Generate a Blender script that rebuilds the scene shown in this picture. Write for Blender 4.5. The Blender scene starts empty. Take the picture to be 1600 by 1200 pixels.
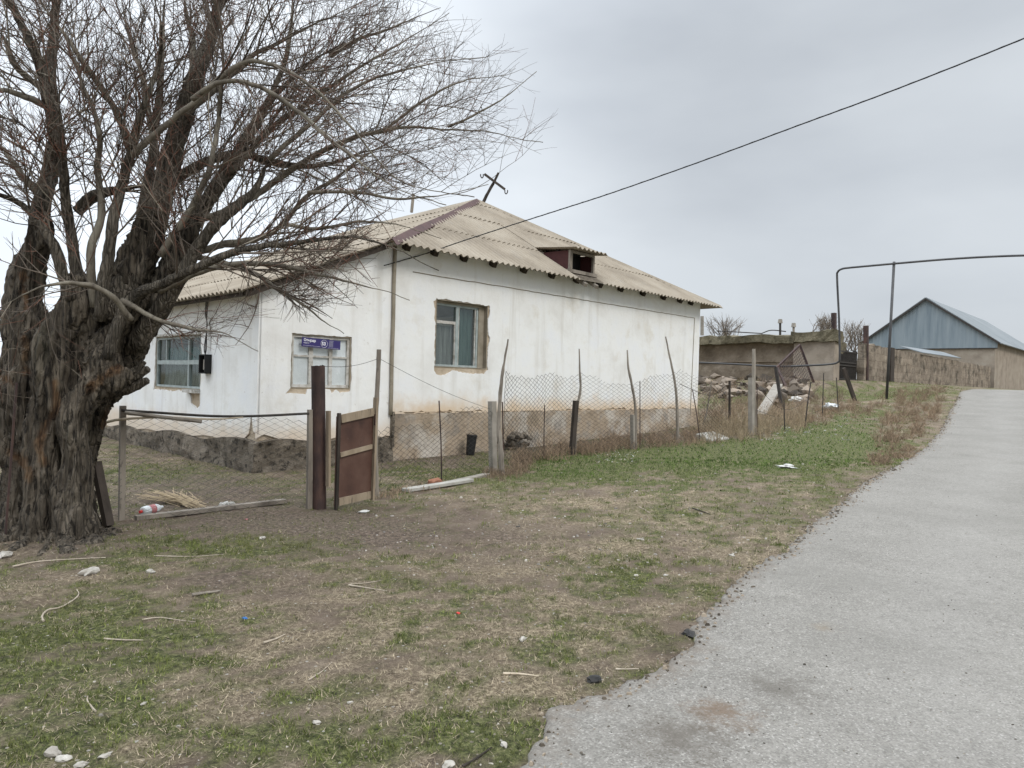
import bpy, bmesh, math, random
import numpy as np
from mathutils import Vector, Matrix, noise as mnoise
from mathutils.geometry import delaunay_2d_cdt

random.seed(7); rng = np.random.default_rng(7)
S = bpy.context.scene
COL = S.collection
R = math.radians

# ------------------------------------------------------------------ camera
EYE = np.array([0.0, 0.0, 1.6]); F = 1080.0
ROLL, PITCH = R(1.6), R(-0.27)
r0 = np.array([1.0, 0, 0]); f0 = np.array([0, math.cos(PITCH), math.sin(PITCH)]); u0 = np.array([0, -math.sin(PITCH), math.cos(PITCH)])
RIGHT = r0*math.cos(ROLL)+u0*math.sin(ROLL); UP = -r0*math.sin(ROLL)+u0*math.cos(ROLL)
cam = bpy.data.cameras.new('camera'); cam.sensor_width = 36; cam.lens = 36*F/1600
cam.clip_start = 0.05; cam.clip_end = 3000
co = bpy.data.objects.new('camera', cam); COL.objects.link(co)
co.matrix_world = Matrix(((RIGHT[0], UP[0], -f0[0], 0), (RIGHT[1], UP[1], -f0[1], 0), (RIGHT[2], UP[2], -f0[2], 1.6), (0, 0, 0, 1)))
S.camera = co

# ------------------------------------------------------------------ world
S.view_settings.view_transform = 'Standard'; S.view_settings.look = 'None'
S.view_settings.exposure = 0.0; S.view_settings.gamma = 1.0
w = bpy.data.worlds.new('World'); S.world = w; w.use_nodes = True
nt = w.node_tree; N = nt.nodes; L = nt.links; N.clear()
SUN_DIR = Vector((0.62, -0.62, 0.80)).normalized()      # towards the veiled sun
out = N.new('ShaderNodeOutputWorld'); bg = N.new('ShaderNodeBackground'); bg.inputs[1].default_value = 1.0
sky = N.new('ShaderNodeTexSky'); sky.sky_type = 'NISHITA'; sky.sun_disc = False
sky.sun_elevation = math.asin(SUN_DIR.z); sky.sun_rotation = math.atan2(SUN_DIR.x, SUN_DIR.y)
skm = N.new('ShaderNodeVectorMath'); skm.operation = 'SCALE'; skm.inputs['Scale'].default_value = 0.055
L.new(sky.outputs[0], skm.inputs[0])
tc = N.new('ShaderNodeTexCoord'); mp = N.new('ShaderNodeMapping'); mp.inputs['Scale'].default_value = (1.0, 1.0, 2.6); mp.inputs['Rotation'].default_value = (0.15, 0.1, 0.3)
L.new(tc.outputs['Generated'], mp.inputs[0])
n1 = N.new('ShaderNodeTexNoise'); n1.inputs['Scale'].default_value = 1.7; n1.inputs['Detail'].default_value = 5; n1.inputs['Roughness'].default_value = 0.45
L.new(mp.outputs[0], n1.inputs['Vector'])
cr = N.new('ShaderNodeValToRGB'); cr.color_ramp.elements[0].position = 0.36; cr.color_ramp.elements[0].color = (0.56, 0.605, 0.665, 1)
cr.color_ramp.elements[1].position = 0.68; cr.color_ramp.elements[1].color = (0.80, 0.85, 0.90, 1)
L.new(n1.outputs['Fac'], cr.inputs[0])
sep = N.new('ShaderNodeSeparateXYZ'); L.new(tc.outputs['Generated'], sep.inputs[0])
# an overcast sky is brightest overhead and, here, towards the west (left)
zr = N.new('ShaderNodeMapRange'); zr.interpolation_type = 'SMOOTHSTEP'
zr.inputs['From Min'].default_value = 0.42; zr.inputs['From Max'].default_value = 0.95; zr.inputs['To Min'].default_value = 1.0; zr.inputs['To Max'].default_value = 3.6
L.new(sep.outputs['Z'], zr.inputs['Value'])
wr = N.new('ShaderNodeMapRange'); wr.interpolation_type = 'SMOOTHSTEP'
wr.inputs['From Min'].default_value = 0.30; wr.inputs['From Max'].default_value = -0.45; wr.inputs['To Min'].default_value = 0.93; wr.inputs['To Max'].default_value = 1.62
L.new(sep.outputs['X'], wr.inputs['Value'])
mm = N.new('ShaderNodeMath'); mm.operation = 'MULTIPLY'; L.new(zr.outputs[0], mm.inputs[0]); L.new(wr.outputs[0], mm.inputs[1])
vs = N.new('ShaderNodeVectorMath'); vs.operation = 'SCALE'; L.new(cr.outputs[0], vs.inputs[0]); L.new(mm.outputs[0], vs.inputs['Scale'])
mx = N.new('ShaderNodeMix'); mx.data_type = 'RGBA'; mx.inputs[0].default_value = 0.12
L.new(vs.outputs[0], mx.inputs[6]); L.new(skm.outputs[0], mx.inputs[7]); L.new(mx.outputs[2], bg.inputs[0]); L.new(bg.outputs[0], out.inputs[0])

sun = bpy.data.lights.new('sun', 'SUN'); sun.energy = 1.5; sun.angle = R(22); sun.color = (1.0, 0.96, 0.90)
so = bpy.data.objects.new('sun', sun); COL.objects.link(so); so.location = (0, 0, 20)
so.rotation_euler = (-SUN_DIR).to_track_quat('-Z', 'Y').to_euler()

# ------------------------------------------------------------------ pixel <-> place helpers (photo pixels, 1600 x 1200)
def ray(u, v):
    d = f0*F + RIGHT*(u-800) + UP*(600-v)
    return d/d[1]
def P(u, v, Y): return EYE + ray(u, v)*Y
AX = np.array([0.697, 0.717, 0.0]); BX = np.array([-0.717, 0.697, 0.0])      # along the house, and away from the road
AX /= np.linalg.norm(AX); BX /= np.linalg.norm(BX)
def ss(x, a, b):
    t = np.clip((x-a)/(b-a), 0, 1); return t*t*(3-2*t)
def hsh(i, j, s):
    v = np.sin(i*127.1+j*311.7+s*74.7)*43758.5453
    return v-np.floor(v)
def vnoise(x, y, s=0):
    xi = np.floor(x); yi = np.floor(y); fx = x-xi; fy = y-yi
    fx = fx*fx*(3-2*fx); fy = fy*fy*(3-2*fy)
    return (hsh(xi, yi, s)*(1-fx)+hsh(xi+1, yi, s)*fx)*(1-fy)+(hsh(xi, yi+1, s)*(1-fx)+hsh(xi+1, yi+1, s)*fx)*fy
def fbm(x, y, sc, o=4, s=0):
    x = np.asarray(x, float)*sc; y = np.asarray(y, float)*sc; a = 0.5; t = 0; n = 0
    for k in range(o):
        t = t+a*vnoise(x, y, s+k*3.1); n += a; a *= 0.55; x = x*2.03+17.1; y = y*2.03+9.7
    return t/n
def terr(x, y):
    x = np.asarray(x, float); y = np.asarray(y, float)
    p = AX[0]*x+AX[1]*y; q = BX[0]*x+BX[1]*y
    z = 0.0015*np.maximum(p-3, 0)**2
    z = z + 0.55*ss(q, 10.3, 12.3)*ss(p, 25, 33)
    cap = 1.80+0.30*ss(q, 7.5, 11.5); k = 0.22
    h = np.clip(0.5+0.5*(cap-z)/k, 0, 1)
    z = cap*(1-h)+z*h-k*h*(1-h)
    return z
def G(u, v):
    d = ray(u, v); last = 1.5; Y = 1.5
    while Y < 120:
        if EYE[2]+d[2]*Y < float(terr(d[0]*Y, Y)): break
        last = Y; Y *= 1.01
    a, b = last, Y
    for _ in range(30):
        m = (a+b)/2
        if EYE[2]+d[2]*m < float(terr(d[0]*m, m)): b = m
        else: a = m
    return EYE+d*b
def hit(u, v, pt, n):
    d = ray(u, v); n = np.array(n, float); s = np.dot(np.array(pt)-EYE, n)/np.dot(d, n)
    return EYE+d*s

# ------------------------------------------------------------------ mesh helpers
class MB:
    def __init__(s): s.v = []; s.f = []; s.n = 0; s.c = []
    def add(s, v, f, c=None):
        v = np.asarray(v, float).reshape(-1, 3)
        s.v.append(v); s.f.extend([tuple(int(i)+s.n for i in q) for q in f]); s.n += len(v)
        if c is not None: s.c.append(np.tile(np.asarray(c, float), (len(v), 1)) if np.ndim(c) == 1 else np.asarray(c, float))
        return s
    def box(s, c, h, ax=None, bev=0):
        """box with centre c, half sizes h along axes ax (3x3 rows)"""
        c = np.asarray(c, float); A = np.eye(3) if ax is None else np.asarray(ax, float)
        pts = []
        for i in (-1, 1):
            for j in (-1, 1):
                for k in (-1, 1): pts.append(c+A[0]*h[0]*i+A[1]*h[1]*j+A[2]*h[2]*k)
        return s.add(pts, [(0, 1, 3, 2), (4, 6, 7, 5), (0, 4, 5, 1), (2, 3, 7, 6), (0, 2, 6, 4), (1, 5, 7, 3)])
    def bar(s, a, b, wx, wy, up=(0, 0, 1)):
        a = np.asarray(a, float); b = np.asarray(b, float); d = b-a; l = np.linalg.norm(d); d /= l
        u = np.asarray(up, float)
        if abs(np.dot(u, d)) > .95: u = np.array([0.7, -0.7, 0])
        x = np.cross(d, u); x /= np.linalg.norm(x); y = np.cross(x, d)
        return s.box((a+b)/2, (l/2, wx/2, wy/2), (d, x, y))
    def tube(s, pts, rad, sides=6, cap=True, rough=0, seed=0):
        pts = np.asarray(pts, float); n = len(pts); rad = np.broadcast_to(np.asarray(rad, float), (n,))
        t = np.gradient(pts, axis=0); t /= np.linalg.norm(t, axis=1)[:, None]+1e-9
        ref = np.array([0.31, 0.93, 0.17]) if abs(t[:, 2]).mean() > .6 else np.array([0.05, 0.02, 1.0])
        x = np.cross(t, ref); x /= np.linalg.norm(x, axis=1)[:, None]+1e-9; y = np.cross(t, x)
        a = np.arange(sides)*2*math.pi/sides
        rr = rad[:, None]*np.ones(sides)
        if rough: rr = rr*(1+rough*(np.random.default_rng(seed).random((n, sides))-.5)*2)
        ring = pts[:, None, :]+(x[:, None, :]*np.cos(a)[None, :, None]+y[:, None, :]*np.sin(a)[None, :, None])*rr[:, :, None]
        i = np.arange(n-1)[:, None]*sides; k = np.arange(sides)[None, :]; k2 = (k+1) % sides
        q = np.stack([i+k, i+k2, i+sides+k2, i+sides+k], -1).reshape(-1, 4)
        fs = [tuple(r) for r in q]
        if cap: fs += [tuple(range(sides-1, -1, -1)), tuple(range((n-1)*sides, n*sides))]
        return s.add(ring.reshape(-1, 3), fs)
    def build(s, name, m, parent=None, smooth=False, origin=None, **kw):
        v = np.concatenate(s.v) if s.v else np.zeros((0, 3))
        return mesh_obj(name, v, s.f, m, parent, smooth, origin, np.concatenate(s.c) if s.c else None, **kw)
WLOC = {}
def mesh_obj(name, v, f, m, parent=None, smooth=False, origin=None, col=None, label=None):
    v = np.asarray(v, float)
    if parent is not None: o0 = WLOC[parent.name]
    elif origin is not None: o0 = np.asarray(origin, float)
    else: o0 = np.array([(v[:, 0].min()+v[:, 0].max())/2, (v[:, 1].min()+v[:, 1].max())/2, v[:, 2].min()])
    me = bpy.data.meshes.new(name); vv = v-o0
    if isinstance(f, np.ndarray):
        k = f.shape[1]; me.vertices.add(len(vv)); me.vertices.foreach_set('co', vv.ravel())
        me.loops.add(f.size); me.loops.foreach_set('vertex_index', f.ravel().astype(np.int32))
        me.polygons.add(len(f)); me.polygons.foreach_set('loop_start', np.arange(0, f.size, k, dtype=np.int32))
        me.update(calc_edges=True)
    else: me.from_pydata([tuple(p) for p in vv], [], f); me.update()
    if col is not None:
        at = me.color_attributes.new('Col', 'FLOAT_COLOR', 'POINT')
        c4 = np.ones((len(v), 4)); c4[:, :3] = col[:, :3]; at.data.foreach_set('color', c4.ravel())
    if smooth: me.shade_smooth()
    if m is not None: me.materials.append(m)
    o = bpy.data.objects.new(name, me); COL.objects.link(o)
    if parent is not None: o.parent = parent
    else: o.location = tuple(o0)
    WLOC[o.name] = o0
    if label: o['label'] = label
    return o
def tag(o, label, cat, group=None, kind=None):
    if label: o['label'] = label
    if cat: o['category'] = cat
    if group: o['group'] = group
    if kind: o['kind'] = kind
    return o
def thing(name, label, cat, loc, group=None):
    o = bpy.data.objects.new(name, None); COL.objects.link(o); o.location = tuple(loc); o.empty_display_size = 0.2
    WLOC[o.name] = np.asarray(loc, float); return tag(o, label, cat, group)
def cat_rom(pts, n=6):
    pts = np.asarray(pts, float); q = np.vstack([2*pts[0]-pts[1], pts, 2*pts[-1]-pts[-2]]); r = []
    for i in range(1, len(q)-2):
        for k in range(n):
            t = k/n
            r.append(0.5*((2*q[i])+(-q[i-1]+q[i+1])*t+(2*q[i-1]-5*q[i]+4*q[i+1]-q[i+2])*t*t+(-q[i-1]+3*q[i]-3*q[i+1]+q[i+2])*t**3))
    r.append(q[-2]); return np.array(r)

# ------------------------------------------------------------------ materials
def mat(name, cols, scale=3, rough=0.9, bump=0.2, bscale=40, detail=8, fine=None, metal=0, stretch=None, attr=None, spec=0.3, bdist=0.01, extra=None, plates=None):
    """cols: 2-4 linear colours blended by a world-space noise; fine=(colour, scale, lo, hi, amount) lays a second one on top"""
    m = bpy.data.materials.new(name); m.use_nodes = True; nt = m.node_tree; N = nt.nodes; L = nt.links
    b = N['Principled BSDF']; b.inputs['Roughness'].default_value = rough; b.inputs['Metallic'].default_value = metal
    b.inputs['Specular IOR Level'].default_value = spec
    g = N.new('ShaderNodeNewGeometry'); src = g.outputs['Position']
    if stretch:
        mp = N.new('ShaderNodeMapping'); mp.inputs['Scale'].default_value = stretch; L.new(src, mp.inputs[0]); src = mp.outputs[0]
    def noise(sc, det=detail, r=.6, vec=None):
        n = N.new('ShaderNodeTexNoise'); n.inputs['Scale'].default_value = sc; n.inputs['Detail'].default_value = det; n.inputs['Roughness'].default_value = r
        L.new(vec or src, n.inputs['Vector']); return n.outputs['Fac']
    def ramp(f, st):
        r = N.new('ShaderNodeValToRGB'); e = r.color_ramp.elements
        while len(e) < len(st): e.new(0.5)
        for k, (p, c) in enumerate(st): e[k].position = p; e[k].color = (*c, 1) if len(c) == 3 else c
        L.new(f, r.inputs[0]); return r.outputs[0]
    def mix(f, a, c, mode='MIX'):
        x = N.new('ShaderNodeMix'); x.data_type = 'RGBA'; x.blend_type = mode
        for s, val in ((0, f), (6, a), (7, c)):
            if hasattr(val, 'links'): L.new(val, x.inputs[s])
            elif isinstance(val, (int, float)): x.inputs[s].default_value = val
            else: x.inputs[s].default_value = (*val, 1)
        return x.outputs[2]
    n = len(cols)
    c = ramp(noise(scale), [(0.32+0.36*k/(n-1), cc) for k, cc in enumerate(cols)])
    if attr:
        at = N.new('ShaderNodeAttribute'); at.attribute_name = 'Col'; c = mix(1.0, at.outputs['Color'], c, 'MULTIPLY')
    for fi in (fine or []):
        fc, fs, lo, hi, am = fi
        k = ramp(noise(fs, 6, .65), [(lo, (0, 0, 0)), (hi, (am, am, am))]); c = mix(k, c, fc)
    if extra: c = extra(N, L, c, noise, ramp, mix, g, b)
    L.new(c, b.inputs['Base Color'])
    if bump:
        bp = N.new('ShaderNodeBump'); bp.inputs['Strength'].default_value = bump; bp.inputs['Distance'].default_value = bdist
        hgt = noise(bscale, 8, .7)
        if plates:
            mq = N.new('ShaderNodeMapping'); mq.inputs['Scale'].default_value = plates; L.new(g.outputs['Position'], mq.inputs[0])
            nd = N.new('ShaderNodeTexNoise'); nd.inputs['Scale'].default_value = .35; nd.inputs['Detail'].default_value = 5; L.new(mq.outputs[0], nd.inputs['Vector'])
            av = N.new('ShaderNodeVectorMath'); av.operation = 'MULTIPLY_ADD'; L.new(nd.outputs['Color'], av.inputs[0]); av.inputs[1].default_value = (2.2, 2.2, 2.2); L.new(mq.outputs[0], av.inputs[2])
            vo = N.new('ShaderNodeTexVoronoi'); vo.feature = 'DISTANCE_TO_EDGE'; vo.inputs['Scale'].default_value = 1; L.new(av.outputs[0], vo.inputs['Vector'])
            mr = N.new('ShaderNodeMapRange'); mr.inputs['From Max'].default_value = .28; L.new(vo.outputs['Distance'], mr.inputs['Value'])
            ma = N.new('ShaderNodeMath'); ma.operation = 'MULTIPLY_ADD'; L.new(hgt, ma.inputs[0]); ma.inputs[1].default_value = 1.7; L.new(mr.outputs[0], ma.inputs[2]); hgt = ma.outputs[0]
            L.new(mix(ramp(mr.outputs[0], [(0, (.6, .6, .6)), (.35, (0, 0, 0))]), c, (.022, .018, .014)), b.inputs['Base Color'])  # fissure colour between plates, partly shade of the cracks painted in
        L.new(hgt, bp.inputs['Height']); L.new(bp.outputs[0], b.inputs['Normal'])
    return m

def zmix(lo, hi, colr, amount=1, nsc=2.0, namp=0.6, ax=2):
    """stain that sits between world heights (real splash / damp marks on the wall), ragged by noise"""
    def fn(N, L, c, noise, ramp, mix, g, b):
        s = N.new('ShaderNodeSeparateXYZ'); L.new(g.outputs['Position'], s.inputs[0])
        nz = noise(nsc, 8, .65)
        a = N.new('ShaderNodeMath'); a.operation = 'MULTIPLY_ADD'; L.new(nz, a.inputs[0]); a.inputs[1].default_value = namp; L.new(s.outputs[ax], a.inputs[2])
        r = N.new('ShaderNodeMapRange'); r.interpolation_type = 'SMOOTHSTEP'; L.new(a.outputs[0], r.inputs['Value'])
        r.inputs['From Min'].default_value = hi+namp*.5; r.inputs['From Max'].default_value = lo+namp*.5; r.inputs['To Max'].default_value = amount
        return mix(r.outputs[0], c, colr)
    return fn
def chain(*fs):
    def fn(N, L, c, noise, ramp, mix, g, b):
        for f in fs: c = f(N, L, c, noise, ramp, mix, g, b)
        return c
    return fn
def streaks(colr, amount, sx=5, lo=.55, hi=.75):
    def fn(N, L, c, noise, ramp, mix, g, b):
        mp = N.new('ShaderNodeMapping'); mp.inputs['Scale'].default_value = (sx, sx, .35); L.new(g.outputs['Position'], mp.inputs[0])
        k = ramp(noise(1.0, 5, .55, mp.outputs[0]), [(lo, (0, 0, 0)), (hi, (amount,)*3)]); return mix(k, c, colr)
    return fn
M = {}
M['plaster'] = mat('plaster', [(.74, .73, .70), (.82, .82, .80), (.80, .81, .82)], 1.3, .92, .25, 9, fine=[((.60, .54, .43), 1.7, .56, .76, .5), ((.60, .59, .57), 11, .60, .74, .35), ((.34, .29, .23), 23, .70, .76, .8)], bdist=.03,
    extra=chain(streaks((.55, .52, .46), .45), zmix(.85, 1.38, (.64, .49, .33), .9, 2.2, .8)))
M['plaster_low'] = mat('plaster_addition', [(.74, .73, .70), (.83, .83, .81), (.80, .81, .82)], 1.3, .92, .25, 9, fine=[((.60, .54, .43), 1.7, .58, .78, .45), ((.46, .42, .36), 8, .64, .72, .5), ((.34, .29, .23), 23, .70, .76, .8)], bdist=.03,
    extra=chain(streaks((.55, .52, .46), .4), zmix(.45, .95, (.64, .51, .37), .75, 2.2, .6)))
M['mudwall'] = mat('mud_brick_core', [(.30, .235, .165), (.47, .385, .285), (.58, .49, .38)], 4, .97, .8, 25, bdist=.03)
M['plinth'] = mat('plinth_render', [(.27, .215, .155), (.40, .32, .235), (.33, .30, .26)], 2.2, .97, .9, 16, fine=[((.55, .51, .45), 1.0, .50, .60, .75), ((.16, .14, .12), 9, .56, .72, .55), ((.17, .145, .12), 1.1, .50, .72, .7)], bdist=.03)
M['plinth_mud'] = mat('plinth_rubble_mud', [(.11, .092, .07), (.20, .168, .13), (.30, .255, .20)], 3.5, .98, 1.0, 18, fine=[((.045, .038, .03), 9, .53, .62, .9), ((.34, .30, .24), 14, .62, .7, .6)], bdist=.08)
M['slate'] = mat('asbestos_sheet', [(.215, .180, .138), (.295, .252, .196), (.355, .312, .250)], .9, .95, .3, 60, fine=[((.22, .19, .15), 5, .58, .75, .5), ((.24, .22, .19), 40, .6, .7, .45)],
    extra=streaks((.27, .25, .22), .35, 3))
M['capred'] = mat('maroon_sheet', [(.060, .030, .027), (.095, .048, .042)], 4, .6, .1, 30)
M['darkred'] = mat('dark_red_board', [(.055, .02, .02), (.085, .03, .028)], 4, .8, .2, 30)
M['oldwood'] = mat('weathered_wood', [(.13, .11, .09), (.24, .21, .175), (.31, .275, .23)], 5, .92, .5, 60, stretch=(1, 1, .25), fine=[((.07, .06, .05), 22, .58, .68, .7)], bdist=.008)
M['darkwood'] = mat('dark_wood', [(.03, .025, .02), (.075, .06, .05)], 6, .92, .5, 50, stretch=(1, 1, .3))
M['gatewood'] = mat('gate_wood', [(.20, .155, .11), (.30, .24, .17), (.38, .31, .23)], 6, .9, .4, 60, stretch=(1, 1, .2), fine=[((.10, .08, .06), 18, .58, .68, .7)])
M['gatepanel'] = mat('painted_hardboard', [(.060, .030, .023), (.092, .047, .034), (.12, .068, .05)], 2.5, .6, .15, 40, fine=[((.20, .13, .10), 9, .62, .76, .6), ((.035, .02, .018), 3, .58, .72, .6)], spec=.4)
M['rust'] = mat('rusty_pipe', [(.028, .018, .017), (.055, .033, .029), (.10, .055, .040)], 7, .72, .4, 60, fine=[((.13, .07, .045), 26, .62, .74, .6)], stretch=(1, 1, .35), spec=.4)
M['steel'] = mat('dark_steel', [(.035, .032, .030), (.07, .062, .055)], 9, .65, .3, 80, fine=[((.15, .08, .05), 20, .58, .7, .6)], metal=.3)
M['wire'] = mat('old_wire', [(.015, .013, .012), (.045, .04, .035)], 12, .6, 0, metal=.4)
M['black'] = mat('black_rubber', [(.012, .012, .012), (.02, .02, .02)], 8, .55, .1, 40)
M['framepaint'] = mat('window_paint', [(.30, .28, .24), (.50, .48, .44), (.62, .62, .60)], 9, .75, .3, 90, fine=[((.16, .13, .10), 30, .6, .7, .7)])
M['framegreen'] = mat('window_paint_bluish', [(.26, .30, .295), (.42, .47, .46)], 9, .65, .3, 90, fine=[((.20, .19, .16), 28, .6, .7, .7)])
M['reveal'] = mat('window_reveal', [(.22, .19, .14), (.34, .30, .24)], 5, .9, .3, 40)
M['whitesheet'] = mat('plastic_sheeting', [(.60, .63, .64), (.74, .77, .78)], 2.5, .45, .3, 5, bdist=.05)
M['curtain'] = mat('net_curtain', [(.09, .09, .082), (.26, .26, .245)], 2, .9, .0, stretch=(14, 14, .6))
M['curtaingreen'] = mat('green_curtain', [(.02, .05, .044), (.06, .105, .095), (.12, .165, .15)], 2, .9, .0, stretch=(14, 14, .6))
M['concrete'] = mat('concrete', [(.22, .20, .17), (.34, .31, .27)], 5, .95, .5, 50)
M['palecon'] = mat('pale_concrete', [(.32, .305, .27), (.48, .465, .42)], 5, .95, .5, 50, fine=[((.2, .18, .15), 14, .6, .7, .7)])
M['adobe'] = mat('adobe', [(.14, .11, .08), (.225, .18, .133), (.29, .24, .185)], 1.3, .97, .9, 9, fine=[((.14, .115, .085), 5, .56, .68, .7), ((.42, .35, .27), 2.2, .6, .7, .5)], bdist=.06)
M['adobe_lit'] = mat('adobe_lit_pale', [(.235, .195, .155), (.315, .265, .212), (.37, .32, .26)], 1.1, .97, .5, 9, fine=[((.18, .15, .12), 3, .62, .76, .5)], bdist=.05, extra=streaks((.24, .20, .16), .6, 2))  # lighter adobe: lit look of the end block put into colour; barn wall too
M['thatch'] = mat('mud_roof_edge', [(.075, .065, .042), (.15, .13, .085), (.22, .19, .13)], 3.5, .98, 1.0, 12, bdist=.08)
M['barnblue'] = mat('blue_grey_sheet', [(.165, .205, .235), (.22, .262, .29), (.26, .30, .325)], .7, .6, .1, 30, stretch=(3, 3, .3), spec=.4)
M['barnroof'] = mat('barn_roof_sheet', [(.17, .19, .20), (.235, .255, .265)], .4, .7, .1, 30, spec=.4)
M['white'] = mat('white_plastic', [(.46, .45, .42), (.62, .61, .58)], 9, .5, .3, 40)
M['stone'] = mat('pale_stone', [(.26, .24, .205), (.50, .47, .42)], 18, .9, .4, 60)
M['darkstone'] = mat('dark_stone', [(.03, .03, .03), (.07, .065, .06)], 18, .8, .4, 60)
M['stick'] = mat('bleached_stick', [(.30, .25, .19), (.46, .40, .32)], 14, .9, .3, 80)
M['paleholz'] = mat('peeled_pole', [(.40, .33, .24), (.55, .47, .36)], 10, .85, .3, 70)
M['pipe'] = mat('gas_pipe', [(.035, .035, .038), (.07, .068, .066)], 3, .55, .1, 30, spec=.5)
M['sign'] = mat('enamel_sign', [(.030, .022, .125), (.038, .028, .15)], 3, .35, 0, spec=.5)
M['lettering'] = mat('white_lettering', [(.72, .72, .78), (.80, .80, .84)], 3, .5, 0)
M['redlabel'] = mat('red_label', [(.42, .09, .10), (.55, .30, .30)], 30, .45, 0)
M['blue'] = mat('blue_plastic', [(.02, .12, .38), (.03, .16, .45)], 30, .45, 0)
M['red'] = mat('red_plastic', [(.50, .03, .03), (.6, .05, .04)], 30, .45, 0)
M['brick'] = mat('broken_brick', [(.24, .10, .06), (.34, .17, .11)], 14, .95, .5, 60)
M['dry'] = mat('dry_stems', [(1, 1, 1), (1, 1, 1)], 3, .9, 0, attr=True)
M['grass'] = mat('grass_blades', [(.85, .85, .85), (1.1, 1.1, 1.1)], 3, .8, 0, attr=True)
M['bark'] = mat('willow_bark', [(.085, .072, .057), (.16, .138, .108), (.26, .225, .18)], 5, .97, 1.0, 10, stretch=(1.6, 1.6, .38), fine=[((.022, .018, .014), 13, .56, .66, .6), ((.12, .125, .08), 2.0, .60, .75, .35)], bdist=.04, plates=(30, 30, 3.2))
M['limb'] = mat('limb_bark', [(.105, .090, .072), (.18, .158, .125), (.26, .238, .192)], 5, .93, .7, 24, stretch=(1.6, 1.6, .5), fine=[((.10, .11, .075), 3, .58, .72, .4), ((.035, .028, .024), 16, .55, .65, .6)], bdist=.015)
M['twig'] = mat('twig_bark', [(1, 1, 1), (1, 1, 1)], 5, .85, 0, attr=True)
def glass(name, tint, refl):
    m = bpy.data.materials.new(name); m.use_nodes = True; nt = m.node_tree; N = nt.nodes; L = nt.links
    N.remove(N['Principled BSDF']); o = N['Material Output']
    t = N.new('ShaderNodeBsdfTransparent'); t.inputs[0].default_value = (*tint, 1); g = N.new('ShaderNodeBsdfGlossy'); g.inputs['Roughness'].default_value = .06
    g.inputs[0].default_value = (.75, .8, .8, 1); x = N.new('ShaderNodeMixShader'); x.inputs[0].default_value = refl
    n = N.new('ShaderNodeTexNoise'); n.inputs['Scale'].default_value = 1.5; b = N.new('ShaderNodeBump'); b.inputs['Strength'].default_value = .15; b.inputs['Distance'].default_value = .02
    ge = N.new('ShaderNodeNewGeometry'); L.new(ge.outputs['Position'], n.inputs['Vector']); L.new(n.outputs['Fac'], b.inputs['Height']); L.new(b.outputs[0], g.inputs['Normal'])
    L.new(t.outputs[0], x.inputs[1]); L.new(g.outputs[0], x.inputs[2]); L.new(x.outputs[0], o.inputs[0]); return m
M['glass'] = glass('window_glass', (.90, .93, .925), .07)
M['glassclear'] = glass('clean_window_glass', (.985, .99, .99), .04)
M['clear'] = glass('clear_plastic', (.85, .9, .92), .35)

# ------------------------------------------------------------------ ground cover maps (where grass, straw and bare soil lie)
def blob(u, v, ru, rv, wgt):
    c = G(u, v)[:2]; e1 = (G(u+ru, v)[:2]-G(u-ru, v)[:2])/2; e2 = (G(u, v-rv)[:2]-G(u, v+rv)[:2])/2
    A = np.array([e1, e2]).T; return c, np.linalg.inv(A), wgt
def field(bl, x, y):
    t = np.zeros(np.shape(x))
    for c, Ai, wg in bl:
        dx = x-c[0]; dy = y-c[1]; a = Ai[0, 0]*dx+Ai[0, 1]*dy; b = Ai[1, 0]*dx+Ai[1, 1]*dy
        t = t+wg*np.exp(-(a*a+b*b)*.9)
    return t
GREEN = [blob(*b) for b in [(1000, 706, 190, 20, 1.5), (880, 738, 100, 16, 1.1), (1180, 718, 130, 26, 1.2), (1300, 676, 100, 22, 1.1), (1350, 645, 60, 12, .9), (1410, 618, 70, 9, .9),
    (1250, 700, 90, 18, 1.0), (1370, 700, 50, 18, .7), (1060, 762, 80, 13, .6), (1290, 752, 60, 16, .6), (60, 1000, 130, 80, 1.1), (230, 965, 140, 50, .7), (330, 860, 100, 18, .9),
    (430, 850, 60, 12, .5), (170, 1110, 130, 45, 1.0), (300, 1040, 110, 45, .8), (60, 1140, 100, 40, .7), (620, 873, 60, 10, .5), (850, 890, 110, 20, .4), (720, 748, 70, 12, .8),
    (630, 733, 50, 10, .7), (640, 705, 50, 7, .7), (270, 738, 80, 9, .9), (400, 757, 50, 7, .6), (940, 905, 90, 26, .45), (660, 965, 70, 18, .4), (1100, 900, 60, 14, .5), (700, 1150, 140, 25, .6),
    (500, 1150, 70, 22, .6), (560, 1060, 60, 12, .5), (835, 1095, 36, 9, .9), (1060, 930, 60, 12, .6), (450, 965, 60, 20, .5), (1150, 625, 60, 12, .8), (1300, 612, 50, 9, .9), (560, 850, 80, 10, .2)]]
DIRT = [blob(*b) for b in [(900, 694, 90, 7, 1.3), (1040, 682, 70, 6, 1.3), (330, 752, 110, 10, .8), (820, 700, 60, 8, 1.0), (450, 812, 190, 20, 1.3), (600, 840, 190, 26, .8), (350, 775, 140, 14, .9), (100, 850, 140, 16, .7), (700, 715, 90, 10, .8), (1180, 790, 60, 20, .35), (380, 900, 90, 22, .5), (480, 960, 60, 24, .4), (900, 830, 160, 20, .4), (1050, 1000, 30, 50, .4)]]
STRAW = [blob(*b) for b in [(620, 1090, 240, 55, .9), (760, 965, 180, 44, .8), (330, 1155, 120, 45, 1.0), (990, 835, 190, 34, .7), (1010, 782, 110, 18, .6), (900, 1000, 100, 40, .7), (560, 1000, 120, 40, .6), (950, 725, 60, 8, .4), (1300, 730, 80, 12, .4)]]
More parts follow.
